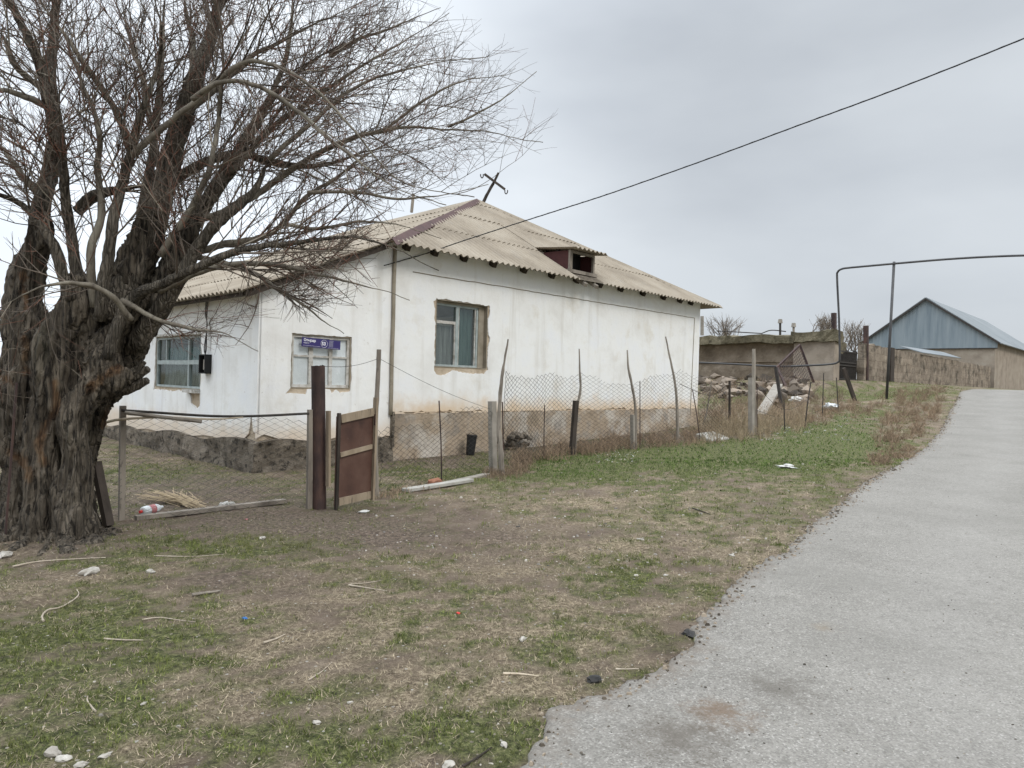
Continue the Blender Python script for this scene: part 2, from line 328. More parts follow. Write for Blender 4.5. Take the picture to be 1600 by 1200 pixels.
def cover(x, y):
    n1 = fbm(x, y, 1.6, 5, 1); n2 = fbm(x, y, 5.5, 3, 8); n3 = fbm(x, y, .35, 3, 21)
    g = field(GREEN, x, y)
    far = ss(np.hypot(x, y), 28, 45)
    n4 = fbm(x, y, 14, 3, 12); g = g*.72 + .30*far + .25*ss(n3, .45, .7)
    green = np.clip((g*.85+1.2*(n1-.5)+1.6*(n2-.5)+1.9*(n4-.5)+.02)*1.0, 0, 1)
    straw = np.clip(.30+field(STRAW, x, y)*.6+1.6*(fbm(x, y, 2.6, 5, 33)-.5)+.8*(fbm(x, y, 11, 3, 34)-.5)-.45*field(DIRT, x, y), 0, 1)*(1-.6*green)
    dirt = np.clip(field(DIRT, x, y)+1.7*(fbm(x, y, 1.7, 5, 50)-.5), 0, 1)
    green = np.clip(green*(1+.5*np.clip(field(GREEN[:9], x, y)-.25, 0, 1)), 0, 1); green = green*(1-.75*np.clip(field(DIRT, x, y), 0, 1))
    return green, straw, dirt

# ------------------------------------------------------------------ road edge
EDGE_PX = [(640, 1400), (700, 1290), (760, 1222), (812, 1185), (852, 1142), (868, 1112), (925, 1095), (962, 1082), (1000, 1060), (1040, 1036), (1072, 1006), (1079, 988), (1082, 968), (1112, 952), (1140, 925), (1168, 897),
    (1192, 880), (1232, 862), (1242, 845), (1270, 820), (1302, 794), (1350, 754), (1400, 727), (1440, 705), (1465, 681), (1478, 657), (1488, 637), (1500, 613)]
edge = np.array([G(u, v) for u, v in EDGE_PX]); ep = edge@AX; eq = edge@BX
ep = np.concatenate([[-40, -6], ep, [44, 70, 400]]); eq = np.concatenate([[eq[0]-1, eq[0]-.6], eq, [eq[-1]+.2, eq[-1]-.5, eq[-1]-6]])
def edge_q(p):
    p = np.asarray(p, float)
    n = (fbm(p, 0*p+3, 1.6, 5, 5)-.5)*.16+(fbm(p, 0*p+9, 9, 4, 15)-.5)*.12
    return np.interp(p, ep, eq)+n*ss(p, -2, 1)*(1-.5*ss(p, 25, 35))
def inroad(x, y):
    p = AX[0]*x+AX[1]*y; q = BX[0]*x+BX[1]*y
    return edge_q(p)-q                                # >0 on the road side
WID = 6.2

def ground_z(x, y, micro=True):
    z = terr(x, y)
    d = inroad(x, y)
    n = (fbm(x, y, .7, 3, 77)-.5)*.05+(fbm(x, y, 3.5, 3, 78)-.5)*.035
    z = z+n*ss(-d, .05, .8)
    z = z-.05*ss(d, .0, .12)*(1-ss(d, WID-.1, WID))
    return z

def grid_axis(a, b, centre, fine, grow, lim):
    r = [centre]; s = fine
    while r[-1] < b: r.append(r[-1]+s); s = min(s*grow, lim)
    l = [centre]; s = fine
    while l[-1] > a: l.append(l[-1]-s); s = min(s*grow, lim)
    return np.array(sorted(set(l[1:]+r)))
gx = grid_axis(-700, 700, 0.0, .055, 1.012, 40); gy = grid_axis(-60, 1200, 4.5, .055, 1.012, 40)
X, Y = np.meshgrid(gx, gy); Z = ground_z(X, Y)
nx, ny = len(gx), len(gy)
gr, st, di = cover(X.ravel(), Y.ravel())
idx = np.arange(nx*ny).reshape(ny, nx)
quads = np.stack([idx[:-1, :-1], idx[:-1, 1:], idx[1:, 1:], idx[1:, :-1]], -1).reshape(-1, 4)
def ground_extra(N, L, c, noise, ramp, mix, g, b):
    at = N.new('ShaderNodeAttribute'); at.attribute_name = 'Col'
    sp = N.new('ShaderNodeSeparateColor'); L.new(at.outputs['Color'], sp.inputs[0])
    def mul(a, b_, add=0):
        x = N.new('ShaderNodeMath'); x.operation = 'MULTIPLY_ADD'
        for i, vv in enumerate((a, b_, add)):
            if hasattr(vv, 'links'): L.new(vv, x.inputs[i])
            else: x.inputs[i].default_value = vv
        x.use_clamp = True; return x.outputs[0]
    nf = noise(30, 8, .8); nm = noise(11, 8, .8)
    dirt = ramp(noise(22, 10, .88), [(.40, (.026, .019, .014)), (.5, (.128, .094, .070)), (.60, (.35, .28, .22))])
    straw = ramp(noise(26, 10, .88), [(.40, (.05, .038, .024)), (.5, (.25, .195, .125)), (.60, (.62, .52, .36))])
    grn = ramp(noise(24, 10, .88), [(.40, (.018, .020, .008)), (.5, (.095, .105, .036)), (.60, (.26, .26, .11))])
    k = ramp(nf, [(.35, (0, 0, 0)), (.62, (1, 1, 1))])
    fs = mul(sp.outputs[1], 1.15, mul(k, .55, -.42)); c = mix(fs, c, straw)
    c = mix(mul(sp.outputs[2], .85), c, dirt)
    k2 = ramp(nm, [(.3, (0, 0, 0)), (.65, (1, 1, 1))])
    gfac = mul(sp.outputs[0], 1.25, mul(k2, .5, -.38)); c = mix(gfac, c, grn)
    # pale chips, leaf scraps and pebbles
    vo = N.new('ShaderNodeTexVoronoi'); vo.inputs['Scale'].default_value = 30; vo.inputs['Randomness'].default_value = 1; L.new(g.outputs['Position'], vo.inputs['Vector'])
    pick = N.new('ShaderNodeSeparateColor'); L.new(vo.outputs['Color'], pick.inputs[0])
    a1 = N.new('ShaderNodeMath'); a1.operation = 'LESS_THAN'; L.new(vo.outputs['Distance'], a1.inputs[0]); a1.inputs[1].default_value = .26
    a2 = N.new('ShaderNodeMath'); a2.operation = 'GREATER_THAN'; L.new(pick.outputs[0], a2.inputs[0]); a2.inputs[1].default_value = .86
    a3 = N.new('ShaderNodeMath'); a3.operation = 'MULTIPLY'; L.new(a1.outputs[0], a3.inputs[0]); L.new(a2.outputs[0], a3.inputs[1])
    pc = ramp(pick.outputs[1], [(.0, (.10, .08, .06)), (.5, (.36, .31, .25)), (1, (.52, .49, .44))])
    return mix(mul(a3.outputs[0], .85), c, pc)
M['ground'] = mat('bare_ground', [(.10, .073, .053), (.17, .127, .095), (.24, .188, .142)], 3.5, .98, 1.0, 55, extra=ground_extra, bdist=.035)
ground = mesh_obj('ground', np.stack([X.ravel(), Y.ravel(), Z.ravel()], 1), quads, M['ground'], smooth=True, origin=(0, 0, 0), col=np.stack([gr, st, di], 1))
tag(ground, 'patchy grass and bare brown soil sloping up beside the road', None, kind='structure')

# road
pp = np.concatenate([np.arange(-14, -2, .1), np.arange(-2, 16, .025), np.arange(16, 60, .15), np.arange(60, 200, 3)])
eqq = edge_q(pp)
offs = np.concatenate([[0, .02, .06, .15, .4], np.linspace(.9, WID-.3, 12), [WID-.1, WID]])
V = []
for k, d in enumerate(offs):
    q = eqq-d; xy = pp[:, None]*AX[None, :2]+q[:, None]*BX[None, :2]
    z = terr(xy[:, 0], xy[:, 1])+(-.02 if k == 0 or k == len(offs)-1 else .012+.012*min(1, d/.3))+(fbm(xy[:, 0], xy[:, 1], .8, 3, 90)-.5)*.012
    V.append(np.column_stack([xy, z]))
V = np.stack(V, 1); npp = len(pp); no = len(offs); ii = np.arange(npp*no).reshape(npp, no)
rq = np.stack([ii[:-1, :-1], ii[:-1, 1:], ii[1:, 1:], ii[1:, :-1]], -1).reshape(-1, 4)[:, ::-1]
st1 = G(1125, 1122); st2 = G(1060, 1160); st3 = G(1225, 1082); st4 = G(1290, 985)
def road_extra(N, L, c, noise, ramp, mix, g, b):
    vo = N.new('ShaderNodeTexVoronoi'); vo.inputs['Scale'].default_value = 120; L.new(g.outputs['Position'], vo.inputs['Vector'])
    pk = N.new('ShaderNodeSeparateColor'); L.new(vo.outputs['Color'], pk.inputs[0])
    agg = ramp(pk.outputs[0], [(0, (.05, .046, .04)), (.35, (.20, .19, .17)), (.85, (.29, .275, .25)), (1, (.55, .53, .49))])
    c = mix(.45, c, agg)
    at = N.new('ShaderNodeAttribute'); at.attribute_name = 'Col'; sp = N.new('ShaderNodeSeparateColor'); L.new(at.outputs['Color'], sp.inputs[0])
    nn = N.new('ShaderNodeMath'); nn.operation = 'MULTIPLY_ADD'; L.new(noise(5, 8, .8), nn.inputs[0]); nn.inputs[1].default_value = 1.3; L.new(sp.outputs[0], nn.inputs[2])
    c = mix(ramp(nn.outputs[0], [(.50, (.85, .85, .85)), (.86, (0, 0, 0))]), c, (.155, .125, .097))
    wt = ramp(sp.outputs[1], [(.12, (0, 0, 0)), (.24, (.30,)*3), (.36, (0, 0, 0)), (.55, (0, 0, 0)), (.66, (.25,)*3), (.78, (0, 0, 0))]); c = mix(wt, c, (.30, .285, .262)); c = mix(ramp(noise(17, 9, .85), [(.40, (.5,)*3), (.48, (0, 0, 0))]), c, (.13, .122, .108)); c = mix(ramp(noise(21, 9, .85), [(.54, (0, 0, 0)), (.66, (.4,)*3)]), c, (.38, .36, .325))
    c = mix(ramp(noise(.55, 6, .6), [(.50, (0, 0, 0)), (.66, (.45,)*3)]), c, (.185, .175, .155))
    for (pt, rx, am, cc) in ((st1, .19, .85, (.15, .105, .072)), (st2, .28, .75, (.11, .095, .078)), (st3, .25, .65, (.11, .098, .082)), (st4, .10, .6, (.2, .16, .11))):
        m1 = N.new('ShaderNodeVectorMath'); m1.operation = 'DISTANCE'; L.new(g.outputs['Position'], m1.inputs[0]); m1.inputs[1].default_value = tuple(pt)
        a = N.new('ShaderNodeMath'); a.operation = 'MULTIPLY_ADD'; L.new(noise(9, 10, .9), a.inputs[0]); a.inputs[1].default_value = 2.0*rx*3; L.new(m1.outputs['Value'], a.inputs[2])
        r = N.new('ShaderNodeMapRange'); L.new(a.outputs[0], r.inputs['Value']); r.inputs['From Min'].default_value = rx*4.0; r.inputs['From Max'].default_value = rx*3.1; r.inputs['To Max'].default_value = am
        c = mix(r.outputs[0], c, cc)
    return c
M['road'] = mat('worn_asphalt', [(.190, .177, .155), (.235, .220, .195), (.27, .254, .226)], 1.3, .93, .7, 130, extra=road_extra, fine=[((.20, .19, .175), 6, .58, .72, .45), ((.40, .375, .33), 2.4, .6, .72, .4)], bdist=.006)
rc = np.tile(np.array([[min(1, d/.9), d/WID, 0] for d in offs]), (npp, 1)); road = mesh_obj('road', V.reshape(-1, 3), rq, M['road'], smooth=True, origin=(0, 0, 0), col=rc)
tag(road, 'pale grey worn asphalt road with a ragged edge', None, kind='structure')

# ------------------------------------------------------------------ the house
C0 = np.array([-4.07, 11.1, 0.0])
def H(t, s, z): return C0+AX*t+BX*s+np.array([0, 0, z])
def side_t(u, v, s=0.0):
    p = hit(u, v, H(0, s, 0), BX)-C0; return float(p@AX), float(p[2])
def left_s(u, v, t=0.0):
    p = hit(u, v, H(t, 0, 0), AX)-C0; return float(p@BX), float(p[2])
house = thing('white_house', 'long whitewashed single-storey house with a grey corrugated hip roof behind the wire fence', 'house', H(7, 5, 0))
ZE, SE, TE0, TE1, TA, SA, ZA = 4.02, -.45, 2.2, 14.4, 8.3, 4.0, 6.72
KH = (ZA-ZE)/(SA-SE); KL = (ZA-ZE)/(TA-TE0); SB = 14.1

def inside(poly, x, y):
    c = False; n = len(poly); j = n-1
    for i in range(n):
        xi, yi = poly[i]; xj, yj = poly[j]
        if (yi > y) != (yj > y) and x < (xj-xi)*(y-yi)/(yj-yi)+xi: c = not c
        j = i
    return c
def rag(poly, amp, step=.06, seed=0, skip=None):
    rr = np.random.default_rng(seed); out = []; n = len(poly)
    for i in range(n):
        a = np.array(poly[i], float); b = np.array(poly[(i+1) % n], float); l = np.linalg.norm(b-a); k = max(1, int(l/step))
        if skip and i in skip: out.append(tuple(a)); continue
        nn = np.array([-(b-a)[1], (b-a)[0]])/max(l, 1e-6)
        off = 0
        for j in range(k):
            off = .7*off+(rr.random()-.5)*amp*1.4
            out.append(tuple(a+(b-a)*j/k+nn*(off if j else 0)))
    return out
def wall_layer(base, dirv, nrm, outline, holes, o0, o1, name, m, parent, label=None, smooth=False):
    """sheet between offsets o0 (back) and o1 (front) along nrm, outline and holes in (along, z)"""
    vs = []; es = []
    for poly in [outline]+holes:
        k = len(vs); n = len(poly); vs += [Vector(p) for p in poly]; es += [(k+i, k+(i+1) % n) for i in range(n)]
    v2, e2, f2, _, _, _ = delaunay_2d_cdt(vs, es, [], 0, 1e-6)
    tri = []
    for f in f2:
        cx = sum(v2[i][0] for i in f)/len(f); cy = sum(v2[i][1] for i in f)/len(f)
        if inside(outline, cx, cy) and not any(inside(h, cx, cy) for h in holes): tri.append(tuple(f))
    base = np.asarray(base, float)
    fr = np.array([base+dirv*p[0]+np.array([0, 0, p[1]])+nrm*o1 for p in v2]); bk = fr-nrm*(o1-o0); n = len(v2)
    ec = {}
    for f in tri:
        for i in range(len(f)):
            a, b = f[i], f[(i+1) % len(f)]; ec.setdefault((min(a, b), max(a, b)), []).append((a, b))
    fs = list(tri)+[tuple(i+n for i in f[::-1]) for f in tri]
    for k_, l_ in ec.items():
        if len(l_) == 1: a, b = l_[0]; fs.append((b, a, a+n, b+n))
    return mesh_obj(name, np.vstack([fr, bk]), fs, m, parent, label=label)

NB = -BX; NA = -AX
# window openings measured on the walls
t0a, z1a = side_t(457, 521); t1a, _ = side_t(549, 528); _, z0a = side_t(457, 606)
WA = (t0a, t1a, z0a, z1a)
t0b, z1b = side_t(683, 467); t1b, _ = side_t(763, 480); _, z0b = side_t(684, 573)
WB = (t0b, t1b, z0b, z1b)
s0c, _ = left_s(313, 560); s1c, _ = left_s(243, 560); _, z1c = left_s(312, 523); _, z0c = left_s(312, 609)
WC = (s0c, s1c, z0c, z1c)
def rect(w_, g=0): return [(w_[0]-g, w_[2]-g), (w_[1]+g, w_[2]-g), (w_[1]+g, w_[3]+g), (w_[0]-g, w_[3]+g)]
TW, TM, TR = 0.0, 2.62, 14.0
# cores
wall_layer(C0, AX, NB, [(TM, .2), (TR, .2), (TR, 4.22), (TM, 4.22)], [rect(WB)], -.32, -.025, 'wall', M['mudwall'], house, 'mud brick core of the long side wall')
rz = lambda t: ZE+KL*(t-TE0)-.06
wall_layer(C0, AX, NB, [(0.30, .0), (TM, .0), (TM, rz(TM)), (0.30, rz(0.3))], [rect(WA)], -.30, -.025, 'wall', M['mudwall'], house)
wall_layer(C0, BX, NA, [(0.035, -.2), (SB, -.2), (SB, rz(0)), (0.035, rz(0))], [rect(WC)], -.30, -.025, 'wall', M['mudwall'], house)
# plaster skins, broken away round the windows and along the foot
def hole_b():
    a, b, c, d = WB
    return rag([(a-.03, c-.04), (a+.02, c-.14), (a+.18, c-.17), (a+.50, c-.06), (a+.85, c-.11), (b-.05, c-.11), (b+.05, c-.02), (b+.02, c+.10), (b+.03, c+.45), (b+.08, c+.66), (b+.015, c+.80), (b+.03, c+1.1), (b+.04, d+.005), (a+.5, d+.005), (a-.01, d+.02), (a-.09, d-.05), (a-.04, d-.2), (a-.06, d-.36), (a-.015, d-.5), (a-.02, c+.55)], .020, .035, 3)
def hole_a():
    a, b, c, d = WA
    return rag([(a-.10, c-.10), (a+.10, c-.09), (a+.28, c-.11), (a+.30, c-.02), (b-.40, c-.02), (b-.36, c-.09), (b-.28, c-.02), (b-.20, c-.08), (b+.01, c-.05), (b+.03, c+.2), (b+.01, d+.01), (a-.01, d+.01), (a-.01, c)], .012, .05, 4)
def hole_c():
    a, b, c, d = WC
    return rag([(a-.04, c-.02), (a-.02, c-.30), (a+.15, c-.34), (a+.40, c-.26), (a+.50, c-.06), (b-.2, c-.05), (b+.10, c-.08), (b+.04, c+.06), (b+.02, d+.02), (a-.02, d+.01)], .03, .05, 5)
crk = rag([(.02, .30), (.42, .30), (.40, .52), (.30, .66), (.16, .72), (.10, .95), (.06, 1.15), (.03, .9), (.01, .6)], .02, .04, 9)
ftm = [(TM, .90)]+[(t, .91+.02*math.sin(t*3)) for t in np.arange(2.9, 13.9, .4)]+[(TR, .90)]
bott = rag([(TM, .92), (4.2, .93), (4.6, .90), (6.0, .92), (6.2, .86), (7.5, .92), (10, .93), (11.6, .95), (TR, .90)], .05, .07, 11)[:-1]
bott = [p for p in bott if p[1] < 1.2]
bott = bott+[(TR, .90)]
wall_layer(C0, AX, NB, [(TM-.02, .92)]+bott[1:]+[(TR, 4.24), (TM-.02, 4.24)], [hole_b()], -.025, .0, 'plaster', M['plaster'], house, 'whitewashed plaster, stained yellow along its foot')
lowA = [(t, .50+.03*math.sin(t*5)+.02*math.sin(t*13)) for t in np.arange(.45, 2.6, .12)]
wall_layer(C0, AX, NB, [(-.02, .55), (.12, .62)]+lowA+[(TM-.02, .50), (TM-.02, rz(TM)), (-.02, rz(0))], [hole_a()], -.025, .0, 'plaster', M['plaster_low'], house, 'whitewashed plaster with grey blotches around the address plate')
lowC = [(s, .50-.03*s+.02*math.sin(s*4)) for s in np.arange(.5, SB, .3)]
wall_layer(C0, BX, NA, [(0, .62), (.15, .66), (.22, .95), (.30, .62)]+lowC+[(SB, .1), (SB, rz(0)), (0, rz(0))], [hole_c()], -.025, .0, 'plaster', M['plaster_low'], house)
# far end and back walls (plain), keep the inside dark
mb = MB()
for (a, b, c, d) in ((H(TR-.1, .3, 2), (.1, SB/2-.3, 2.1), None, 0),):
    mb.box(H(TR-.15, SB/2, 2.0), (.15, SB/2-.31, 2.2), (AX, BX, (0, 0, 1)))
mb.box(H(7.1, SB-.17, 1.5), (6.75, .13, 1.2), (AX, BX, (0, 0, 1)))
mb.box(H(2.9, SB/2, 1.9), (.1, SB/2-.36, 1.9), (AX, BX, (0, 0, 1)))
mb.build('inner_wall', M['plaster'], house)
# plinths
def lumpy(base, d, nrm, L0, L1, zlo, ztop, out, name, m, amp=.03, seed=0, step=.08):
    ts = np.arange(L0, L1+step/2, step); n = len(ts); k = 8; V = []; rr = seed*13.7
    for t in ts:
        for j in range(k+1):
            z = zlo+(ztop(t)-zlo)*j/k
            o = out*(1-.25*j/k)+amp*((mnoise.noise((t*2.2+rr, z*3, rr)))*1.2+mnoise.noise((t*7+rr, z*8, rr))*.6)
            V.append(np.asarray(base)+d*t+np.array([0, 0, z])+nrm*o)
        V.append(np.asarray(base)+d*t+np.array([0, 0, ztop(t)+.0])-nrm*.10)
    kk = k+2; fs = []
    for i in range(n-1):
        for j in range(kk-1): a = i*kk+j; fs.append((a, a+kk, a+kk+1, a+1))
    fs.append(tuple(range(kk))); fs.append(tuple((n-1)*kk+j for j in range(kk))[::-1])
    return mesh_obj(name, V, fs, m, house, smooth=False)
lumpy(C0, AX, NB, TM, TR+.02, -.05, lambda t: .915, .015, 'plinth', M['plinth'], .018, 1)
lumpy(C0, AX, NB, -.10, TM-.02, -.3, lambda t: .50+.04*math.sin(t*4), .10, 'plinth', M['plinth_mud'], .06, 2)
lumpy(C0, BX, NA, -.10, SB, -.5, lambda s: .50-.03*s+.05*math.sin(s*2.2), .12, 'plinth', M['plinth_mud'], .07, 3)
mb = MB(); mb.box(H(TM-.01, .012, .62), (.02, .10, .34), (AX, BX, (0, 0, 1))); mb.build('plinth_end', M['plinth_mud'], house)

# windows ---------------------------------------------------------------
def bars(mb, base, d, nrm, segs, off, dep):
    """segs: (x0,x1,z0,z1) rectangles on a wall -> solid bars"""
    for (a, b, c, e) in segs:
        mb.box(np.asarray(base)+d*(a+b)/2+np.array([0, 0, (c+e)/2])+nrm*off, ((b-a)/2, dep/2, (e-c)/2), (d, nrm, (0, 0, 1)))
def cloth(base, d, nrm, a, b, c, e, off, name, m, parent, amp=.02, fq=34, seed=0, warp=0):
    n = 60; kz = 8; V = []
    for j in range(kz+1):
        z = c+(e-c)*j/kz
        for i in range(n+1):
            x = a+(b-a)*i/n; o = off+amp*math.sin(x*fq+seed+.5*math.sin(j*.7+seed))+warp*mnoise.noise((x*3, z*3, seed))
            V.append(np.asarray(base)+d*x+np.array([0, 0, z])+nrm*o)
    fs = [(j*(n+1)+i, j*(n+1)+i+1, (j+1)*(n+1)+i+1, (j+1)*(n+1)+i) for j in range(kz) for i in range(n)]
    return mesh_obj(name, V, fs, m, parent, smooth=True)
def reveal(win, base, d, nrm, w_, depth, m):
    a, b, c, e = w_; mb = MB(); t = .012
    for (x0, x1, z0, z1) in ((a, a+t, c, e), (b-t, b, c, e), (a+t, b-t, c, c+t), (a+t, b-t, e-t, e)):
        mb.box(np.asarray(base)+d*(x0+x1)/2+np.array([0, 0, (z0+z1)/2])-nrm*(depth/2+.012), ((x1-x0)/2, depth/2, (z1-z0)/2), (d, nrm, (0, 0, 1)))
    mb.build('reveal', m, win)
def window(base, d, nrm, w_, label):
    a, b, c, e = w_; return thing_part('window', house, np.asarray(base)+d*(a+b)/2+np.array([0, 0, c]), label)
def thing_part(name, parent, loc, label=None):
    o = bpy.data.objects.new(name, None); COL.objects.link(o); o.parent = parent; o.location = tuple(np.asarray(loc)-WLOC[parent.name]); WLOC[o.name] = np.asarray(loc, float)
    if label: o['label'] = label
    return o
# A: window with white sheeting and the address plate
a, b, c, e = WA; w1 = window(C0, AX, NB, WA, 'small window blanked with white sheeting'); reveal(w1, C0, AX, NB, WA, .10, M['reveal'])
wd = b-a; hgt = e-c; mb = MB(); u1 = a+wd*.335; u2 = a+wd*.665
bars(mb, C0, AX, NB, [(a+.012, a+.05, c+.05, e-.012), (b-.06, b-.012, c+.05, e-.012), (a+.05, b-.06, e-.05, e-.014), (a+.012, b-.012, c+.012, c+.06), (u1-.045, u1+.03, c+.06, e-.05), (u2-.035, u2+.03, c+.06, e-.05)], -.06, .05)
mb.build('frame', M['framepaint'], w1)
mb = MB(); bars(mb, C0, AX, NB, [(x0, x1, c+.60*hgt-.016, c+.60*hgt+.016) for x0, x1 in ((a+.05, u1-.045), (u1+.03, u2-.035), (u2+.03, b-.06))], -.062, .04); mb.build('glazing_bar', M['framepaint'], w1)
mb = MB(); bars(mb, C0, AX, NB, [(a+.03, b-.03, c+.03, e-.03)], -.065, .004); mb.build('pane', M['glassclear'], w1)
cloth(C0, AX, NB, a+.02, b-.02, c+.02, e-.02, -.076, 'sheeting', M['whitesheet'], w1, .002, 9, 1, .012)
# B: side window
a, b, c, e = WB; w2 = window(C0, AX, NB, WB, 'window with a green curtain in a broken plaster surround'); reveal(w2, C0, AX, NB, WB, .22, M['reveal'])
um = a+(b-a)*.46; br = b-.17; mb = MB(); D = -.15
bars(mb, C0, AX, NB, [(a+.012, a+.045, c+.05, e-.06), (br-.05, br, c+.05, e-.06), (a+.012, br, e-.10, e-.06), (a+.012, br, c+.014, c+.055), (um-.03, um+.045, c+.055, e-.10)], D, .05)
mb.build('frame', M['framegreen'], w2)
mb = MB(); bars(mb, C0, AX, NB, [(a+.045, um-.03, e-.46, e-.40), (um+.045, um+.07, c+.055, e-.10), (br-.085, br-.06, c+.055, e-.1), (um-.055, um-.035, c+.055, e-.46)], D-.005, .04); mb.build('glazing_bar', M['framepaint'], w2)
mb = MB(); bars(mb, C0, AX, NB, [(br, b-.012, c+.014, e-.06), (a+.012, b-.012, e-.06, e-.014)], D, .08); mb.build('side_board', M['reveal'], w2)
mb = MB(); bars(mb, C0, AX, NB, [(a+.03, br-.02, c+.03, e-.08)], D-.012, .004); mb.build('pane', M['glass'], w2)
cloth(C0, AX, NB, a+.03, um, c+.03, e-.48, D-.09, 'curtain', M['curtain'], w2, .02, 40, 2)
cloth(C0, AX, NB, um, br-.02, c+.03, e-.1, D-.10, 'curtain', M['curtaingreen'], w2, .02, 40, 5)
mb = MB(); bars(mb, C0, AX, NB, [(a+.05, um-.04, e-.49, e-.47)], D-.06, .02); mb.build('curtain_rail', M['framepaint'], w2)
# C: wide window on the left wall
a, b, c, e = WC; w3 = window(C0, BX, NA, WC, 'wide six-pane window beside the black meter box'); reveal(w3, C0, BX, NA, WC, .10, M['reveal'])
wd = b-a; hgt = e-c; x1 = a+wd*.27; x2 = a+wd*.77; zm = c+hgt*.5; mb = MB()
bars(mb, C0, BX, NA, [(a+.012, a+.06, c+.012, e-.012), (b-.05, b-.012, c+.012, e-.012), (a+.06, b-.05, e-.05, e-.012), (a+.06, b-.05, c+.012, c+.05), (x1-.03, x1+.03, c+.05, e-.05), (x2-.02, x2+.02, zm+.05, e-.05), (a+.06, x1-.03, zm-.04, zm+.04), (x1+.03, b-.05, zm-.045, zm+.035)], -.05, .05)
mb.build('frame', M['framegreen'], w3)
mb = MB(); bars(mb, C0, BX, NA, [(a+.03, b-.03, c+.03, e-.03)], -.06, .004); mb.build('pane', M['glass'], w3)
cloth(C0, BX, NA, a+.3, b-.1, c+.03, c+.55*hgt, -.14, 'curtain', M['curtain'], w3, .03, 16, 2)
cloth(C0, BX, NA, a+.03, b-.03, c+.5*hgt, c+.80*hgt, -.2, 'curtain', M['curtaingreen'], w3, .02, 22, 7)
mb = MB(); mb.box(C0+BX*(a+.28)+np.array([0, 0, c-.035])+NA*.03, (.30, .07, .03), (BX, NA, (0, 0, 1))); mb.build('sill', M['framepaint'], w3)
mb = MB(); mb.box(C0+BX*((a+b)/2)+np.array([0, 0, e+.03])+NA*.02, (wd/2, .03, .02), (BX, NA, (0, 0, 1))); mb.build('drip_board', M['framepaint'], w3)

# roof ---------------------------------------------------------------
PITCHC = .165; AMPC = .024
def corr(cols, Ffun, nrm, L, name, m, parent, seed=0):
    """cols: list of arrays (c positions, v0(c), v1(c)); Ffun(c, v)->point on plane; corrugated along c, sheets lap every L along v"""
    V = []; fs = []; n0 = 0
    rr = np.random.default_rng(seed)
    for (cs, v0, v1) in cols:
        rows = int(math.ceil(max(v1)/L))+1
        for r in range(rows):
            dis = (rr.random()-.5)*.008
            base = n0; k = 3
            for i, c in enumerate(cs):
                lo = max(v0[i], r*L-(.10 if r else 0)); hi = max(lo, min(v1[i], (r+1)*L))
                cor = AMPC*math.sin(2*math.pi*c/PITCHC)
                sheet = int(c/1.07); sd = (hsh(sheet, r, seed)-.5)*.012
                for j in range(k+1):
                    v = lo+(hi-lo)*j/k; fr = (v-r*L)/L
                    V.append(Ffun(c, v)+nrm*(cor+.020*(1-fr)+dis+sd)); n0 += 1
            for i in range(len(cs)-1):
                for j in range(k):
                    a = base+i*(k+1)+j
                    if np.linalg.norm(V[a]-V[a+1]) < 1e-5 and np.linalg.norm(V[a+k+1]-V[a+k+2]) < 1e-5: continue
                    fs.append((a, a+k+1, a+k+2, a+1))
    fa = np.array(fs); us, inv = np.unique(fa, return_inverse=True); V = np.array(V)[us]; fs = [tuple(q) for q in inv.reshape(fa.shape)]
    o = mesh_obj(name, V, fs, m, parent, smooth=False)
    md = o.modifiers.new('thickness', 'SOLIDIFY'); md.thickness = .012; md.offset = -1
    return o
roof = thing_part('roof', house, H(TA, SA, ZE))
nh = np.cross(AX, BX+np.array([0, 0, KH])); nh /= np.linalg.norm(nh); nh = nh if nh[2] > 0 else -nh
nl = np.cross(AX+np.array([0, 0, KL]), BX); nl /= np.linalg.norm(nl); nl = nl if nl[2] > 0 else -nl
EH = BX+np.array([0, 0, KH]); lh = np.linalg.norm(EH); EL = AX+np.array([0, 0, KL]); ll = np.linalg.norm(EL)
fh = lambda t, v: H(t, SE, ZE)+EH*(v/lh)
fl = lambda s, v: H(-.40, s, ZE+KL*(-.40-TE0))+EL*(v/ll)
def roof_hit(u, v):
    p = hit(u, v, H(TE0, SE, ZE), nh)-C0; return float(p@AX), float(p@BX), float(p[2])
dA = roof_hit(889, 424); dB = roof_hit(922, 430); dC = roof_hit(826, 384)
td0, td1 = dA[0], dB[0]+.05; sF = dA[1]; zb_d = dA[2]-.02; zt0 = float(hit(892, 391, H(td0, sF, 0), BX)[2])
hipv = lambda t: max(0, (SA-SE)*min((t-TE0)/(TA-TE0), (TE1-t)/(TE1-TA)))*lh
tt = np.arange(TE0, TE1+.001, PITCHC/8)
def seg(a, b, v0):
    cs = tt[(tt >= a-1e-6) & (tt <= b+1e-6)]; v1 = np.array([hipv(t) for t in cs]); return cs, np.minimum(np.full(len(cs), v0), v1), v1
corr([seg(TE0, td0, 0), seg(td1, TE1, 0)], fh, nh, 1.62, 'sheeting', M['slate'], roof, 3)
corr([seg(td0-.02, td1+.02, (sF+(zt0-zb_d)/KH-.05-SE)*lh)], fh, nh, 1.62, 'sheeting', M['slate'], roof, 8)
sv = np.arange(-.25, SB+.45, PITCHC/8)
v1 = np.array([min(TA, TE0+(TA-TE0)*(s-SE)/(SA-SE), TE0+(TA-TE0)*(SB+.45-s)/(SA-SE))+.40 for s in sv])*ll
corr([(sv, np.zeros(len(sv)), v1)], fl, nl, 1.62, 'sheeting', M['slate'], roof, 5)
mb = MB()   # far slopes, out of sight from the road
